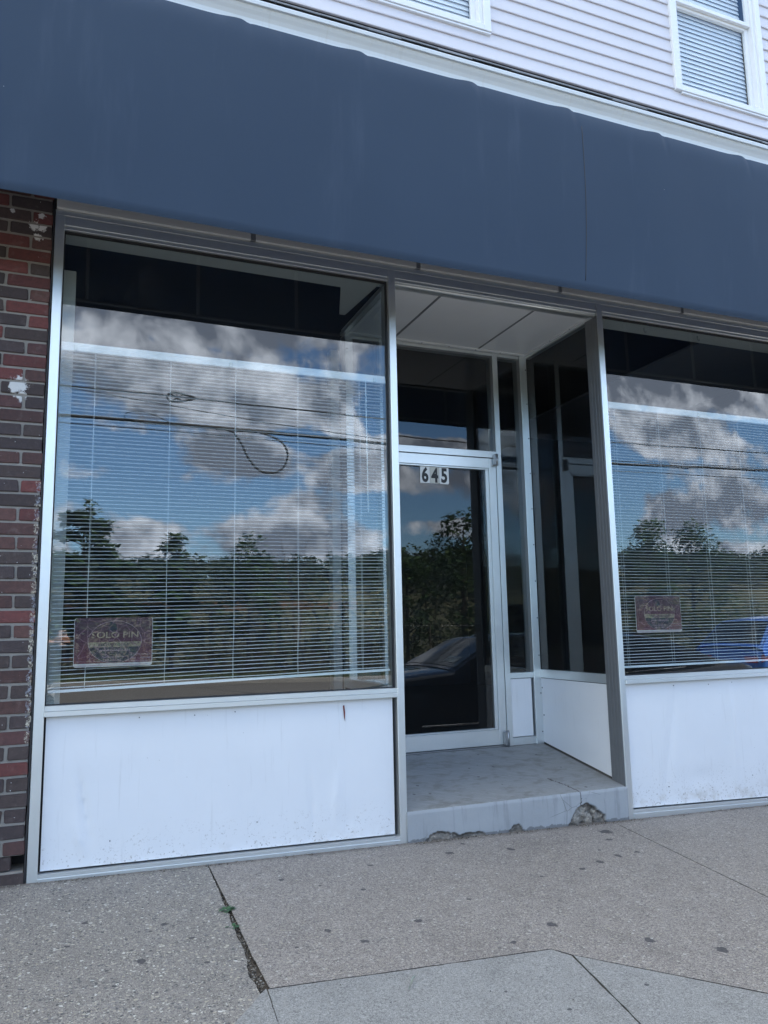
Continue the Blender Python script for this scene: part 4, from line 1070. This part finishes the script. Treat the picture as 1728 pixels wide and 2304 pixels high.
# overhead cables
YW = -17.8; DW = 22.0 + .09
def cable(name, label, r, fz, x0=-26, x1=46, n=90, wob=0, mat=BLACK):
    t = MB(); pts = []
    for i in range(n + 1):
        x = x0 + (x1 - x0)*i/n; pts.append((x, YW, fz(x/DW)*DW + wob*fb(x*.6, r*100, 0)))
    t.tube(pts, r, 6); return tag(t.build(name, mat), label, 'cable', 'overhead cables')
def lin(p):
    def f(u):
        p_ = p
        if u <= p_[0][0]: return p_[0][1] + (u - p_[0][0])*.02
        for (a, b), (c, d) in zip(p_, p_[1:]):
            if u <= c: return b + (d - b)*(u - a)/(c - a)
        return p_[-1][1]
    return f
cable('overhead_cable', 'thick black cable bundle, the lowest heavy line reflected across the windows', .050, lin([(0, .2625), (.24, .2598), (.41, .2565), (.8, .251), (1.15, .2600)]), wob=.03)
cable('overhead_cable', 'black cable carrying the splice case near the top of the reflected lines', .023, lin([(-.02, .2996), (.24, .2964), (.41, .2924), (.8, .2867), (1.15, .2912)]))
cable('overhead_cable', 'thin cable slanting down from left to right between the reflected lines', .011, lin([(-.02, .2990), (.24, .273), (.41, .2625), (.8, .2560), (1.15, .2640)]))
cable('overhead_cable', 'thin lower cable just below the reflected thick bundle', .013, lin([(0, .2535), (.244, .2496), (.41, .2466), (.8, .2395), (1.15, .2437)]))
def W(u, v): return (u*DW, YW + .06, v*DW)
m = MB()
pts = [(.180, .2595), (.194, .2558), (.205, .243), (.215, .2235), (.228, .2085), (.240, .2043), (.254, .2062), (.264, .2140), (.269, .2285), (.265, .2415), (.255, .2505), (.241, .2555), (.225, .2592)]
def smoothp(p, k=6):
    o = []
    for i in range(len(p) - 1):
        a, b, c, d = p[max(i-1, 0)], p[i], p[i+1], p[min(i+2, len(p)-1)]
        for j in range(k):
            t = j/k; o.append(tuple(.5*(2*b[q] + (c[q]-a[q])*t + (2*a[q]-5*b[q]+4*c[q]-d[q])*t*t + (3*b[q]-a[q]-3*c[q]+d[q])*t**3) for q in range(2)))
    return o + [p[-1]]
m.tube([W(*p) for p in smoothp(pts)], .030, 6); tag(m.build('cable_loop', BLACK), 'big slack loop of black cable hanging below the bundle', 'cable', 'overhead cables')
m = MB(); m.tube([W(*p) for p in smoothp([(.075, .2612), (.060, .2640), (.062, .2705), (.075, .2735), (.092, .2715), (.110, .2640), (.125, .2590)])], .012, 6); tag(m.build('cable_loop', BLACK), 'small thin loop of cable standing above the bundle', 'cable', 'overhead cables')
sc_ = thing('cable_snowshoe', (W(.128, .2960)[0], YW, W(.128, .2960)[2]), 'oval black cable storage frame hung on the upper line', 'cable frame')
m = MB(); ov = [(.110, .2955), (.113, .3000), (.121, .3022), (.132, .3010), (.146, .2972), (.132, .2925), (.121, .2905), (.113, .2915), (.110, .2955)]
m.tube([W(*p) for p in smoothp(ov)], .030, 6); m.build('hoop', BLACK, sc_)
m = MB()
for a, b in (((.112, .2975), (.135, .2965)), ((.122, .3015), (.124, .2910)), ((.130, .3005), (.117, .2915)), ((.115, .300), (.128, .2930))): m.tube([W(*a), W(*b)], .016, 5)
m.build('cross_tie', BLACK, sc_)
for x in (-26, 46):
    t = thing('utility_pole', (x, YW, zfar(x, YW)), 'wooden utility pole at the %s end of the overhead cables' % ('near' if x < 0 else 'far'), 'pole')
    m = MB(); m.tube([(x, YW - .22, zfar(x, YW) - .3), (x, YW - .2, zfar(x, YW) + 9.6)], [.17, .11], 10); m.build('shaft', BARK, t)
    m = MB(); m.box(x - .06, x + .06, YW - 1.2, YW + .8, zfar(x, YW) + 8.8, zfar(x, YW) + 8.92, .01); m.build('cross_arm', BARK, t)

# ---------------------------------------------------------------- cars
RUBBER = plain('tyre_rubber', (.015, .015, .016), .85); CHROME = plain('chrome', (.75, .75, .77), .12, 1.0); CARGLASS = plain('car_glass', (.012, .015, .018), .03); WSHIELD = plain('windshield_glass', (.085, .10, .105), .04); CARIN = plain('car_trim_black', (.015, .015, .017), .5)
REDL = plain('tail_light_lens', (.45, .01, .012), .12); WHL = plain('headlight_lens', (.55, .57, .6), .08); ALLOY = plain('alloy_rim', (.42, .43, .45), .3, .8)
def paint(name, col, metal=.3):
    t = NT(name); t.b.inputs['Coat Weight'].default_value = 1.0; t.b.inputs['Coat IOR'].default_value = 1.7; t.b.inputs['Coat Roughness'].default_value = .03
    return t.fin(col, .35, None, metal)
def interp(tab, x):
    if x <= tab[0][0]: return tab[0][1:]
    for a, b in zip(tab, tab[1:]):
        if x <= b[0]:
            f = (x - a[0])/(b[0] - a[0]); f = f*f*(3 - 2*f) if False else f
            return tuple(p + (q - p)*f for p, q in zip(a[1:], b[1:]))
    return tab[-1][1:]
def car(name, label, loc, yaw, body_col, tab, roof, dlo, wheels, wr, tumble, plate_back, extras=None, cat='car'):
    """x runs from the nose (0) to the tail, z from the road"""
    t = thing(name, loc, label, cat)
    PNT = paint(name + '_paint', body_col, .55)
    o0 = Vector(loc); fl = []
    def put(mb, nm, mat, parent=t, smooth=False):
        x0 = (roof[0][0] + roof[-1][0])/2
        ob = mb.build(nm, mat, None, smooth)
        for v in ob.data.vertices: v.co.z -= O
        ob.parent = parent
        return ob
    L = tab[-1][0]; n = 96; sec = []
    b = MB(); rows = []
    for i in range(n + 1):
        x = L*i/n; w, z0, zs_, zt = interp(tab, x)
        za = z0
        for wx in wheels:
            d = abs(x - wx)
            if d < wr + .075: za = max(za, wr - .02 + math.sqrt(max(0, (wr + .075)**2 - d*d)))
        za = min(za, zs_ - .1)
        pr = [(0, za), (w*.86, za), (w*.985, za + .03), (w, za + (zs_ - za)*.35), (w*.992, za + (zs_ - za)*.72), (w*.965, zs_ - .015), (w*.93, zs_ + (zt - zs_)*.35), (w*.72, zs_ + (zt - zs_)*.78), (w*.38, zt), (0, zt + .006)]
        rows.append([b.bm.verts.new((x, s*y, z)) for s, y, z in [(1, y, z) for y, z in pr] + [(-1, y, z) for y, z in pr[-2:0:-1]]])
    for r1, r2 in zip(rows, rows[1:]):
        k = len(r1)
        for j in range(k): f = b.bm.faces.new((r1[j], r1[(j+1) % k], r2[(j+1) % k], r2[j])); f.smooth = True
    b.bm.faces.new(rows[0]); b.bm.faces.new(rows[-1])
    body = put(b, 'body', PNT)
    def hw(z): return tumble[0] - (z - tumble[1])*tumble[2]
    def rz(x): return interp(roof, x)[0]
    # greenhouse: one shell, glass panels 4 mm proud
    xa, xb = roof[0][0], roof[-1][0]
    m = MB()
    def shell(u, v):
        x = xa + (xb - xa)*u; z = rz(x); w = hw(z)*.97; s = 2*v - 1
        return (x, s*w, z + .030*(1 - s*s) - .03*max(0, abs(s) - .9)/.1)
    m.grid(shell, 60, 20)
    put(m, 'roof', PNT, body)
    for s in (1, -1):
        pts = [(xa + (xb - xa)*i/40, rz(xa + (xb - xa)*i/40) - .012) for i in range(41)]; bl = interp(tab, xa)[2] - .06, interp(tab, xb)[2] - .06
        m = MB(); V1 = [m.bm.verts.new((x, s*hw(z), z)) for x, z in pts]; V2 = [m.bm.verts.new((x, s*hw(bl[0] + (bl[1]-bl[0])*i/40), bl[0] + (bl[1]-bl[0])*i/40)) for i, (x, z) in enumerate(pts)]
        for i in range(40): m.bm.faces.new((V1[i], V1[i+1], V2[i+1], V2[i]))
        put(m, 'pillar_panel', PNT, body)
        for poly in dlo:
            m = MB(); A = [m.bm.verts.new((x, s*(hw(z) + .004), z)) for x, z in poly]; m.bm.faces.new(A); put(m, 'side_window', CARGLASS)
            m = MB(); lo = [p for p in poly if p[1] < min(q[1] for q in poly) + .09]; lo.sort(); m.tube([(x, s*(hw(z) + .008), z - .012) for x, z in lo], .009, 5); put(m, 'window_trim', CHROME)
        for wx in wheels:
            wh = thing('wheel', (0, 0, 0), None, None); wh.location = (wx, s*(interp(tab, wx)[0] - .115), wr); wh.parent = t
            def wput(mb, nm, mat):
                ob = mb.build(nm, mat, None, True)
                for v in ob.data.vertices: v.co.z -= O
                ob.parent = wh
            m = MB(); m.lathe([(wr*.66, -.1), (wr*.9, -.105), (wr, -.075), (wr, .075), (wr*.9, .105), (wr*.66, .1)], (0, 0, 0), 28, 'y'); wput(m, 'tyre', RUBBER)
            m = MB(); m.lathe([(wr*.655, s*.05), (wr*.66, s*.1), (wr*.6, s*.1), (wr*.58, s*.06)], (0, 0, 0), 28, 'y')
            for k in range(7):
                a = 2*PI*k/7; m.tube([(0, s*.085, 0), (math.cos(a)*wr*.62, s*.09, math.sin(a)*wr*.62)], [.035, .022], 5)
            wput(m, 'rim', ALLOY)
        w0 = interp(tab, .25)[0]
        m = MB(); m.grid(lambda u, v: (.10 + .42*u, s*(interp(tab, .10 + .42*u)[0]*1.0 + .004), interp(tab, .1 + .42*u)[2] - .14 + .10*v - .02*u), 8, 3); put(m, 'headlight', WHL)
        m = MB(); m.grid(lambda u, v: (L - .42 + .40*u, s*(interp(tab, L - .42 + .40*u)[0] + .006), interp(tab, L - .42 + .4*u)[2] - .18 + .13*v), 8, 3); put(m, 'tail_light', REDL)
        m = MB(); m.grid(lambda u, v: (L + .006 - .05*v*0, s*(interp(tab, L)[0]*.55 + .42*u*interp(tab, L)[0]), interp(tab, L)[2] - .17 + .12*v), 6, 3); put(m, 'tail_light', REDL)
        mx = dlo[0][0][0] + .12; mz = interp(tab, mx)[2] + .07; my = hw(mz) + .02
        m = MB(); m.lathe([(.02, my), (.075, my + .03), (.095, my + .11), (.08, my + .17), (.02, my + .185)], (mx, 0, mz), 12, 'y') if s > 0 else m.lathe([(.02, -my), (.075, -my - .03), (.095, -my - .11), (.08, -my - .17), (.02, -my - .185)], (mx, 0, mz), 12, 'y'); put(m, 'wing_mirror', PNT)
        for hx in (dlo[0][-1][0] - .22, dlo[1][-1][0] - .30):
            hz = interp(tab, hx)[2] - .12; m = MB(); m.box(hx - .10, hx + .10, s*(interp(tab, hx)[0] + .004) - .014, s*(interp(tab, hx)[0] + .004) + .014, hz - .012, hz + .012, .006); put(m, 'door_handle', CHROME)
        m = MB(); ya = interp(tab, 2.2)[0] + .002; m.box(wheels[0] + .55, wheels[1] - .5, s*ya - .012, s*ya + .012, .235, .262, .005); put(m, 'sill_trim', CHROME)
    def glassgrid(x0, x1, nm, gm=None):
        m = MB()
        def g(u, v):
            x = x0 + (x1 - x0)*u; z = rz(x); w = hw(z)*.90; q = 2*v - 1; return (x, q*w, z + .030*(1 - (q*.93)**2) + .006)
        m.grid(g, 14, 14); return put(m, nm, gm or CARGLASS)
    i1 = [p for p in roof]
    glassgrid(roof[0][0] + .05, roof[1][0] - .03, 'windshield', WSHIELD); glassgrid(roof[-2][0] + .03, roof[-1][0] - .05, 'rear_window')
    w0, _, zs0, _ = tab[0][1:]
    m = MB(); m.box(-.012, .03, -w0*.75, w0*.75, zs0 - .17, zs0 - .03, .02); put(m, 'grille', CARIN)
    m = MB(); m.box(-.02, .05, -.26, .26, .36, .47, .005); put(m, 'number_plate_holder', CARIN)
    m = MB(); m.box(L - .03, L + .012, -.15, .15, plate_back, plate_back + .15, .005); put(m, 'licence_plate', PLATEC)
    if extras: extras(put, t, rz, hw, L)
    t.rotation_euler = (0, 0, yaw)
    return t
SED = [(0, .58, .30, .52, .56), (.10, .74, .22, .60, .67), (.34, .85, .20, .68, .76), (1.0, .90, .20, .77, .84), (1.75, .915, .20, .835, .905), (2.17, .92, .20, .86, .92), (3.02, .92, .20, .88, .90), (3.92, .92, .20, .905, .92), (4.47, .91, .22, .93, .97), (4.82, .88, .25, .93, .985), (5.02, .82, .30, .87, .94), (5.10, .72, .36, .76, .84)]
SROOF = [(1.90, .895), (2.60, 1.26), (2.97, 1.315), (3.42, 1.31), (3.84, 1.25), (4.54, .975)]
SDLO = [[(2.28, .915), (2.60, 1.175), (2.82, 1.25), (3.10, 1.265), (3.10, .925)], [(3.16, .925), (3.16, 1.265), (3.47, 1.255), (3.78, 1.19), (4.02, 1.06), (3.92, .955)]]
def sed_extra(put, t, rz, hw, L):
    m = MB(); m.hexa([(1.66, .28, .985), (1.66, .66, .985), (1.82, .28, 1.06), (1.82, .66, 1.06), (1.655, .28, 1.0), (1.655, .66, 1.0), (1.815, .28, 1.075), (1.815, .66, 1.075)]) if False else None
    zz = rz(2.12)
    m.grid(lambda u, v: (2.02 + .13*v, .28 + .34*u, rz(2.02 + .13*v) + .030*(1 - ((.28 + .34*u)/hw(zz))**2) + .010), 4, 2); put(m, 'dash_card', plain('pale_dash_card', (.40, .46, .48), .5))
    m = MB(); m.box(3.5, 3.86, -.45, .45, 1.315, 1.332, .006); put(m, 'roof_spoiler', CARIN)
car('dark_sedan', 'black four door sedan parked at the kerb, reflected in the door glass and right window', (2.63, -3.62, zroad(5, 0)), 0, (.034, .034, .040), SED, SROOF, SDLO, (.86, 4.08), .325, (.86, .90, .50), .62, sed_extra)
SUV = [(0, .62, .34, .70, .76), (.12, .80, .26, .78, .86), (.4, .88, .24, .86, .95), (1.0, .91, .22, .95, 1.03), (1.4, .92, .22, 1.0, 1.05), (2.6, .92, .22, 1.02, 1.04), (3.6, .92, .23, 1.04, 1.06), (4.2, .90, .26, 1.05, 1.08), (4.42, .85, .32, 1.04, 1.08), (4.50, .78, .40, .98, 1.04)]
UROOF = [(1.25, 1.03), (2.0, 1.58), (2.5, 1.68), (3.4, 1.685), (3.95, 1.62), (4.47, 1.10)]
UDLO = [[(1.65, 1.06), (2.05, 1.46), (2.25, 1.56), (2.60, 1.58), (2.60, 1.07)], [(2.66, 1.07), (2.66, 1.58), (3.30, 1.58), (3.75, 1.52), (4.0, 1.30), (3.9, 1.10)]]
car('blue_hatchback', 'bright blue hatchback with red tail lights driving away, reflected in the right window', (17.0, -8.0, zroad(14, 0)), PI, (.04, .20, .75), SUV, UROOF, UDLO, (.90, 3.55), .34, (.86, 1.04, .34), .70)

# ---------------------------------------------------------------- the photographer
def person():
    px, py = -.235, -4.50; zg = zroad(0) - .01; H = .045     # eye height is about the lens height
    t = thing('person', (px, py, zg), 'person in a black top and zebra print trousers holding up a pale phone', 'person')
    bm_v = []; bm_e = []; rad = []
    def v(p, r): bm_v.append(p); rad.append(r if isinstance(r, tuple) else (r, r)); return len(bm_v) - 1
    def chain(start, pts):
        a = start
        for p, r in pts: b = v(p, r); bm_e.append((a, b)); a = b
        return a
    hip = zg + .80
    root = v((px, py, hip), (.155, .115))
    chest = chain(root, [((px, py, hip + .13), (.130, .10)), ((px, py + .01, hip + .28), (.150, .11)), ((px, py, hip + .40), (.15, .10))])
    neck = chain(chest, [((px, py, hip + .475), (.060, .058)), ((px, py + .015, hip + .545), (.052, .055))])
    head = chain(neck, [((px, py + .025, hip + .60), (.068, .078)), ((px, py + .02, hip + .685), (.078, .096)), ((px, py + .01, hip + .755), (.060, .072))])
    for s in (1, -1):
        chain(root, [((px + s*.09, py, hip - .06), .092), ((px + s*.095, py + .015, hip - .40), .058), ((px + s*.10, py - .005, zg + .22), .047), ((px + s*.10, py - .02, zg + .08), .036), ((px + s*.105, py + .07, zg + .045), .040), ((px + s*.11, py + .14, zg + .03), .030)])
    sh = [chain(chest, [((px + s*.155, py, hip + .425), .060)]) for s in (1, -1)]
    # both hands hold the phone at the lens
    wr_ = {}
    for s, i in ((1, sh[0]), (-1, sh[1])):
        hx = .028 if s > 0 else -.072
        el = (px + s*.275, py + .09, -.30); w = (hx + s*.012, -4.262, -.135)
        chain(i, [((px + s*.225, py + .04, -.16), .046), (el, .038), (((el[0] + w[0])/2, (el[1] + w[1])/2, (el[2] + w[2])/2 + .0), .033), (w, .023)]); wr_[s] = w
    me = bpy.data.meshes.new('body'); me.from_pydata(bm_v, bm_e, [])
    ob = bpy.data.objects.new('body', me); C.objects.link(ob)
    md = ob.modifiers.new('s', 'SKIN'); md.use_smooth_shade = True
    for i, sv in enumerate(me.skin_vertices[0].data): sv.radius = rad[i]; sv.use_root = (i == 0)
    sb = ob.modifiers.new('u', 'SUBSURF'); sb.levels = 2; sb.render_levels = 2
    def conv(o):
        bpy.context.view_layer.update()
        m2 = bpy.data.meshes.new_from_object(o.evaluated_get(bpy.context.evaluated_depsgraph_get())); old = o.data
        bpy.data.objects.remove(o); return m2
    parts = [conv(ob)]
    # hands: palm plus five separate skinned digits each
    for s in (1, -1):
        w = wr_[s]; hv = []; he = []; hr = []
        def hvx(p, r): hv.append(p); hr.append((r, r)); return len(hv) - 1
        a = hvx(w, .020); b = hvx((w[0] - s*.006, w[1] + .004, w[2] + .040), .024); he.append((a, b)); c_ = hvx((w[0] - s*.012, w[1] + .006, w[2] + .070), .022); he.append((b, c_))
        for k, (L, dz) in enumerate(((.058, .074), (.064, .058), (.060, .042), (.048, .028))):   # four fingers wrap across the back of the phone
            p0 = (w[0] - s*.002, w[1] + .020, w[2] + dz); q = hvx(p0, .0085); he.append((b if dz < .05 else c_, q))
            p1 = (p0[0] - s*L*.38, p0[1] + .030, p0[2] + .008); p2 = (p0[0] - s*L*.75, p0[1] + .034, p0[2] + .010); p3 = (p0[0] - s*L, p0[1] + .030, p0[2] + .008)
            for p, r in ((p1, .0082), (p2, .0075), (p3, .006)): q2 = hvx(p, r); he.append((q, q2)); q = q2
        q = c_
        for p, r in (((w[0] - s*.016, w[1] - .004, w[2] + .085), .010), ((w[0] - s*.026, w[1] + .004, w[2] + .108), .0088), ((w[0] - s*.034, w[1] + .010, w[2] + .126), .007)): q2 = hvx(p, r); he.append((q, q2)); q = q2
        me = bpy.data.meshes.new('hand'); me.from_pydata(hv, he, []); ho = bpy.data.objects.new('hand', me); C.objects.link(ho)
        md = ho.modifiers.new('s', 'SKIN'); md.use_smooth_shade = True
        for i, sv in enumerate(me.skin_vertices[0].data): sv.radius = hr[i]; sv.use_root = (i == 0)
        sb = ho.modifiers.new('u', 'SUBSURF'); sb.levels = 1; sb.render_levels = 1
        parts.append(conv(ho))
    V = []; F = []; M = []
    for me in parts:
        o = len(V); V += [tuple(q.co) for q in me.vertices]
        for p in me.polygons:
            F.append([i + o for i in p.vertices])
            c = p.center; arm = abs(c.x - px) > .215 or c.y > py + .13
            k = 0
            if c.z < zg + .10: k = 3
            elif c.z < hip + .03 and not arm: k = 2
            elif c.z < hip + .455 and (not (arm and c.z < hip + .30) or (abs(c.x - px) < .25 and c.z > -.26)): k = 1
            M.append(k)
    # face: nose, eyes and mouth modelled on the front of the head
    hc = Vector((px, py + .02, hip + .685))
    for i, q in enumerate(V):
        d = Vector(q) - hc
        if d.y > .04 and abs(d.x) < .07 and abs(d.z) < .12:
            g = lambda x, z, sx, sz: math.exp(-((d.x - x)/sx)**2 - ((d.z - z)/sz)**2)
            V[i] = (q[0], q[1] + .020*g(0, -.02, .013, .022) - .008*g(.032, .008, .016, .012) - .008*g(-.032, .008, .016, .012) + .006*g(0, -.055, .025, .009), q[2])
    skin = plain('skin', (.48, .27, .19), .5); top = plain('black_top', (.015, .015, .018), .85); shoe = plain('dark_shoes', (.03, .03, .03), .6)
    z = NT('zebra_print'); wv = z.n('ShaderNodeTexWave'); z.lk(z.pos(), wv.inputs['Vector']); wv.inputs['Scale'].default_value = 9; wv.inputs['Distortion'].default_value = 9; wv.inputs['Detail Scale'].default_value = 1.6; wv.bands_direction = 'Z'
    zeb = z.fin(z.mix(z.math('GREATER_THAN', wv.outputs['Fac'], .5), (.02, .02, .022), (.72, .71, .70)), .85)
    me = bpy.data.meshes.new('body'); off = origin(t)
    me.from_pydata([(a - off.x, b - off.y, c + O - off.z) for a, b, c in V], [], F)
    bo = link('body', me, [skin, top, zeb, shoe], t, True)
    for p, k in zip(me.polygons, M): p.material_index = k
    m = MB()
    def hairf(u, vv):
        a = 2*PI*u; e = -.62 + (PI/2 + .62)*vv; r = Vector((.094*math.cos(e)*math.cos(a), .113*math.cos(e)*math.sin(a), .120*math.sin(e)))
        fr = max(0, math.sin(a))
        if r.z < .045*fr and fr > .45: r *= .80
        low = 0
        if vv < .25 and fr < .3: low = -.09*(.25 - vv)/.25
        q = hc + Vector((0, -.012, .015)) + r*(1 + .03*fb(a*3, e*4, 1)); return (q.x, q.y, q.z + low)
    m.grid(hairf, 40, 18); m.build('hair', plain('dark_brown_hair', (.03, .018, .012), .6, 0, .4, 90), t, True)
    for s in (1, -1):
        m = MB(); m.lathe([(.0001, .012), (.007, .010), (.010, .004), (.011, -.004)], (hc.x + s*.032, hc.y + .076, hc.z + .010), 10, 'y'); m.build('eye', plain('eye', (.06, .05, .045), .15), t, True)
        m = MB(); m.lathe([(.006, -.012), (.024, -.006), (.028, 0), (.018, .008), (.004, .01)], (hc.x + s*.086, hc.y - .008, hc.z - .004), 12, 'x'); m.build('ear', skin, t, True)
    m = MB(); m.box(hc.x - .022, hc.x + .022, hc.y + .076, hc.y + .092, hc.z - .058, hc.z - .050, .003); m.build('mouth', plain('lips', (.35, .12, .11), .5), t)
    # the phone, lens module next to the viewpoint
    p = thing('phone', (-.020, -4.215, -.055), 'pale pink phone held upright in both hands', 'phone')
    m = MB(); m.box(-.056, .016, -4.2215, -4.2135, -.128, .020, .0035); m.build('case', plain('pale_phone_case', (.62, .52, .50), .4), p)
    m = MB(); m.box(-.022, .0125, -4.2135, -4.2115, -.022, .0135, .0015); m.build('camera_module', plain('camera_plate', (.25, .22, .22), .25), p)
    m = MB()
    for cx, cz in ((.0035, .0045), (-.0125, -.0125)): m.lathe([(.0070, -4.2115), (.0066, -4.2098), (.004, -4.2096)], (cx, 0, cz), 16, 'y')
    m.build('lens', CARGLASS, p)
    m = MB(); m.tube([(-.020 + .021*math.cos(2*PI*i/32), -4.2133, -.062 + .021*math.sin(2*PI*i/32)) for i in range(33)], .0012, 5); m.build('magnet_ring', CARIN, p)
person()

# ---------------------------------------------------------------- sky, sun, camera
SUN = Vector((.3388, .5343, .7744)).normalized()
w = bpy.data.worlds.new('World'); bpy.context.scene.world = w; w.use_nodes = True
nt = w.node_tree; bg = nt.nodes['Background']
class WN(NT):
    def __init__(s): s.t = nt
N = WN()
sky = N.n('ShaderNodeTexSky'); sky.sky_type = 'NISHITA'; sky.sun_disc = False
sky.sun_elevation = math.asin(SUN.z); sky.sun_rotation = math.atan2(SUN.x, SUN.y); sky.altitude = 50; sky.air_density = 1.0; sky.dust_density = .3; sky.ozone_density = 1.8
tc = nt.nodes.new('ShaderNodeTexCoord').outputs['Generated']
sp = N.n('ShaderNodeSeparateXYZ'); N.lk(tc, sp.inputs[0])
dn = N.math('MAXIMUM', N.math('MULTIPLY', sp.outputs[1], -1.0), .12)
u = N.math('DIVIDE', sp.outputs[0], dn); vv = N.math('DIVIDE', sp.outputs[2], dn)
cu = N.n('ShaderNodeCombineXYZ'); N.lk(u, cu.inputs[0]); N.lk(vv, cu.inputs[1])
def shifted(dx, dy):
    a = N.n('ShaderNodeVectorMath'); a.operation = 'ADD'; N.lk(cu.outputs[0], a.inputs[0]); a.inputs[1].default_value = (dx, dy, .37); return a.outputs[0]
def cn(v, s, d=7, r=.58): return N.noise(v, s, d, r, .25)
# where the photograph's clouds stand in the sky opposite the shop: (u, v, ru, rv, weight)
BL = [(.10, .43, .45, .10, .32), (.95, .40, .32, .07, .30), (.18, .31, .26, .045, .22), (.335, .300, .07, .05, .22), (.40, .300, .05, .035, -.34), (.30, .252, .07, .016, -.30), (.05, .225, .085, .022, -.32), (.215, .222, .085, .035, .30), (.36, .215, .08, .03, .22),
      (.10, .168, .14, .022, -.30), (.30, .165, .07, .022, .16), (.40, .165, .06, .03, -.28), (.09, .122, .075, .018, .26), (.27, .122, .12, .026, .36), (.20, .098, .25, .016, .14), (.48, .287, .09, .020, -.30), (.49, .262, .09, .016, .30), (.49, .205, .07, .028, .22), (.47, .165, .07, .018, -.26), (.50, .145, .06, .014, .22), (.49, .115, .08, .014, -.22),
      (.96, .31, .14, .04, .30), (.84, .24, .10, .035, -.30), (.83, .175, .05, .03, -.30), (.92, .165, .085, .045, .42), (1.08, .19, .12, .05, .24), (1.12, .33, .06, .03, -.2), (1.02, .115, .2, .02, .2)]
tot = None
for (a, b, ru, rv, wt) in BL:
    s = N.n('ShaderNodeVectorMath'); s.operation = 'SUBTRACT'; N.lk(cu.outputs[0], s.inputs[0]); s.inputs[1].default_value = (a, b, 0)
    q = N.scale(s.outputs[0], (1/ru, 1/rv, 0)); ln = N.n('ShaderNodeVectorMath'); ln.operation = 'LENGTH'; N.lk(q, ln.inputs[0])
    f = N.math('MULTIPLY', N.sm(ln.outputs['Value'], 1.25, .25), wt); tot = f if tot is None else N.math('ADD', tot, f)
nf = N.math('ADD', cn(shifted(0, 0), 9.0), N.math('MULTIPLY', N.math('SUBTRACT', cn(shifted(2, 1), 30.0, 6), .5), .50))
front = N.math('SUBTRACT', N.math('ADD', nf, tot), N.math('MULTIPLY', N.math('MULTIPLY', N.sm(vv, .55, .68), N.sm(vv, 1.9, 1.5)), N.math('MULTIPLY', N.sm(u, 0.0, .25), .34)))
# elsewhere: unseen broken cloud on the dome, increased to warm and lift the light
ds = N.scale(tc, (1, 1, 2.0)); other = N.math('SUBTRACT', N.math('ADD', N.noise(ds, 2.6, 7, .6, .3), .12), N.math('MULTIPLY', N.sm(sp.outputs[2], .40, .62), .0))
isf = N.sm(sp.outputs[1], -.35, -.55)
mixd = N.n('ShaderNodeMix'); mixd.data_type = 'FLOAT'; N.lk(isf, mixd.inputs[0]); N.lk(other, mixd.inputs[2]); N.lk(front, mixd.inputs[3]); dens = mixd.outputs[0]
cov = N.sm(dens, .45, .66)
up = cn(shifted(.012, .030), 9.0); here = cn(shifted(0, 0), 9.0)
lit = N.math('ADD', N.math('MULTIPLY', N.math('SUBTRACT', here, up), 4.2), .36)
thick = N.sm(dens, .58, .95)
lit = N.math('SUBTRACT', lit, N.math('MULTIPLY', thick, .34)); lit = N.math('ADD', lit, N.math('MULTIPLY', N.math('SUBTRACT', cn(shifted(5, 3), 24.0, 6), .5), 1.1), None, True)
ccol = N.mix(lit, (2.7, 2.8, 3.05), (10.4, 10.7, 9.9)); dim = N.math('MULTIPLY_ADD', N.math('MULTIPLY', isf, N.sm(vv, .75, .5)), 1.0, 0.0); ccol = N.mix(dim, ccol, N.mix(lit, (1.9, 2.25, 2.9), (8.4, 9.1, 10.2)))
deep = N.n('ShaderNodeMix'); deep.data_type = 'RGBA'; deep.blend_type = 'MULTIPLY'; deep.inputs[0].default_value = 1.0; N.lk(sky.outputs[0], deep.inputs[6]); deep.inputs[7].default_value = (.67, .87, 1.04, 1)
col = N.mix(cov, deep.outputs[2], ccol)
N.lk(col, bg.inputs[0]); bg.inputs[1].default_value = .10
sl = bpy.data.lights.new('sun', 'SUN'); sl.energy = 3.6; sl.angle = R(.53); sl.color = (1, .95, .87)
so_ = bpy.data.objects.new('sun', sl); C.objects.link(so_); so_.rotation_euler = SUN.to_track_quat('Z', 'Y').to_euler(); so_.location = (4, 10, 20)
cam = bpy.data.cameras.new('camera'); co = bpy.data.objects.new('camera', cam); C.objects.link(co)
cam.sensor_fit = 'HORIZONTAL'; cam.sensor_width = 36; cam.lens = 36*1753.3/1728; cam.clip_start = .003; cam.clip_end = 2000
Rm = ((0.92668803, -0.37530992, -0.01979308), (0.03628478, 0.14176203, -0.98923553), (0.37407582, 0.91599454, 0.14498721))
X, Y, Z = (Vector(r) for r in Rm)
M4 = Matrix((( X.x, -Y.x, -Z.x, 0), (X.y, -Y.y, -Z.y, -4.2), (X.z, -Y.z, -Z.z, O), (0, 0, 0, 1)))
co.matrix_world = M4
sc = bpy.context.scene; sc.camera = co
sc.view_settings.view_transform = 'Standard'; sc.view_settings.look = 'None'; sc.view_settings.gamma = 1; sc.view_settings.exposure = 2.36
sc.render.engine = 'CYCLES'
sc.cycles.max_bounces = 12; sc.cycles.transparent_max_bounces = 24; sc.cycles.glossy_bounces = 6; sc.cycles.diffuse_bounces = 4
sc.render.resolution_x = 768; sc.render.resolution_y = 1024
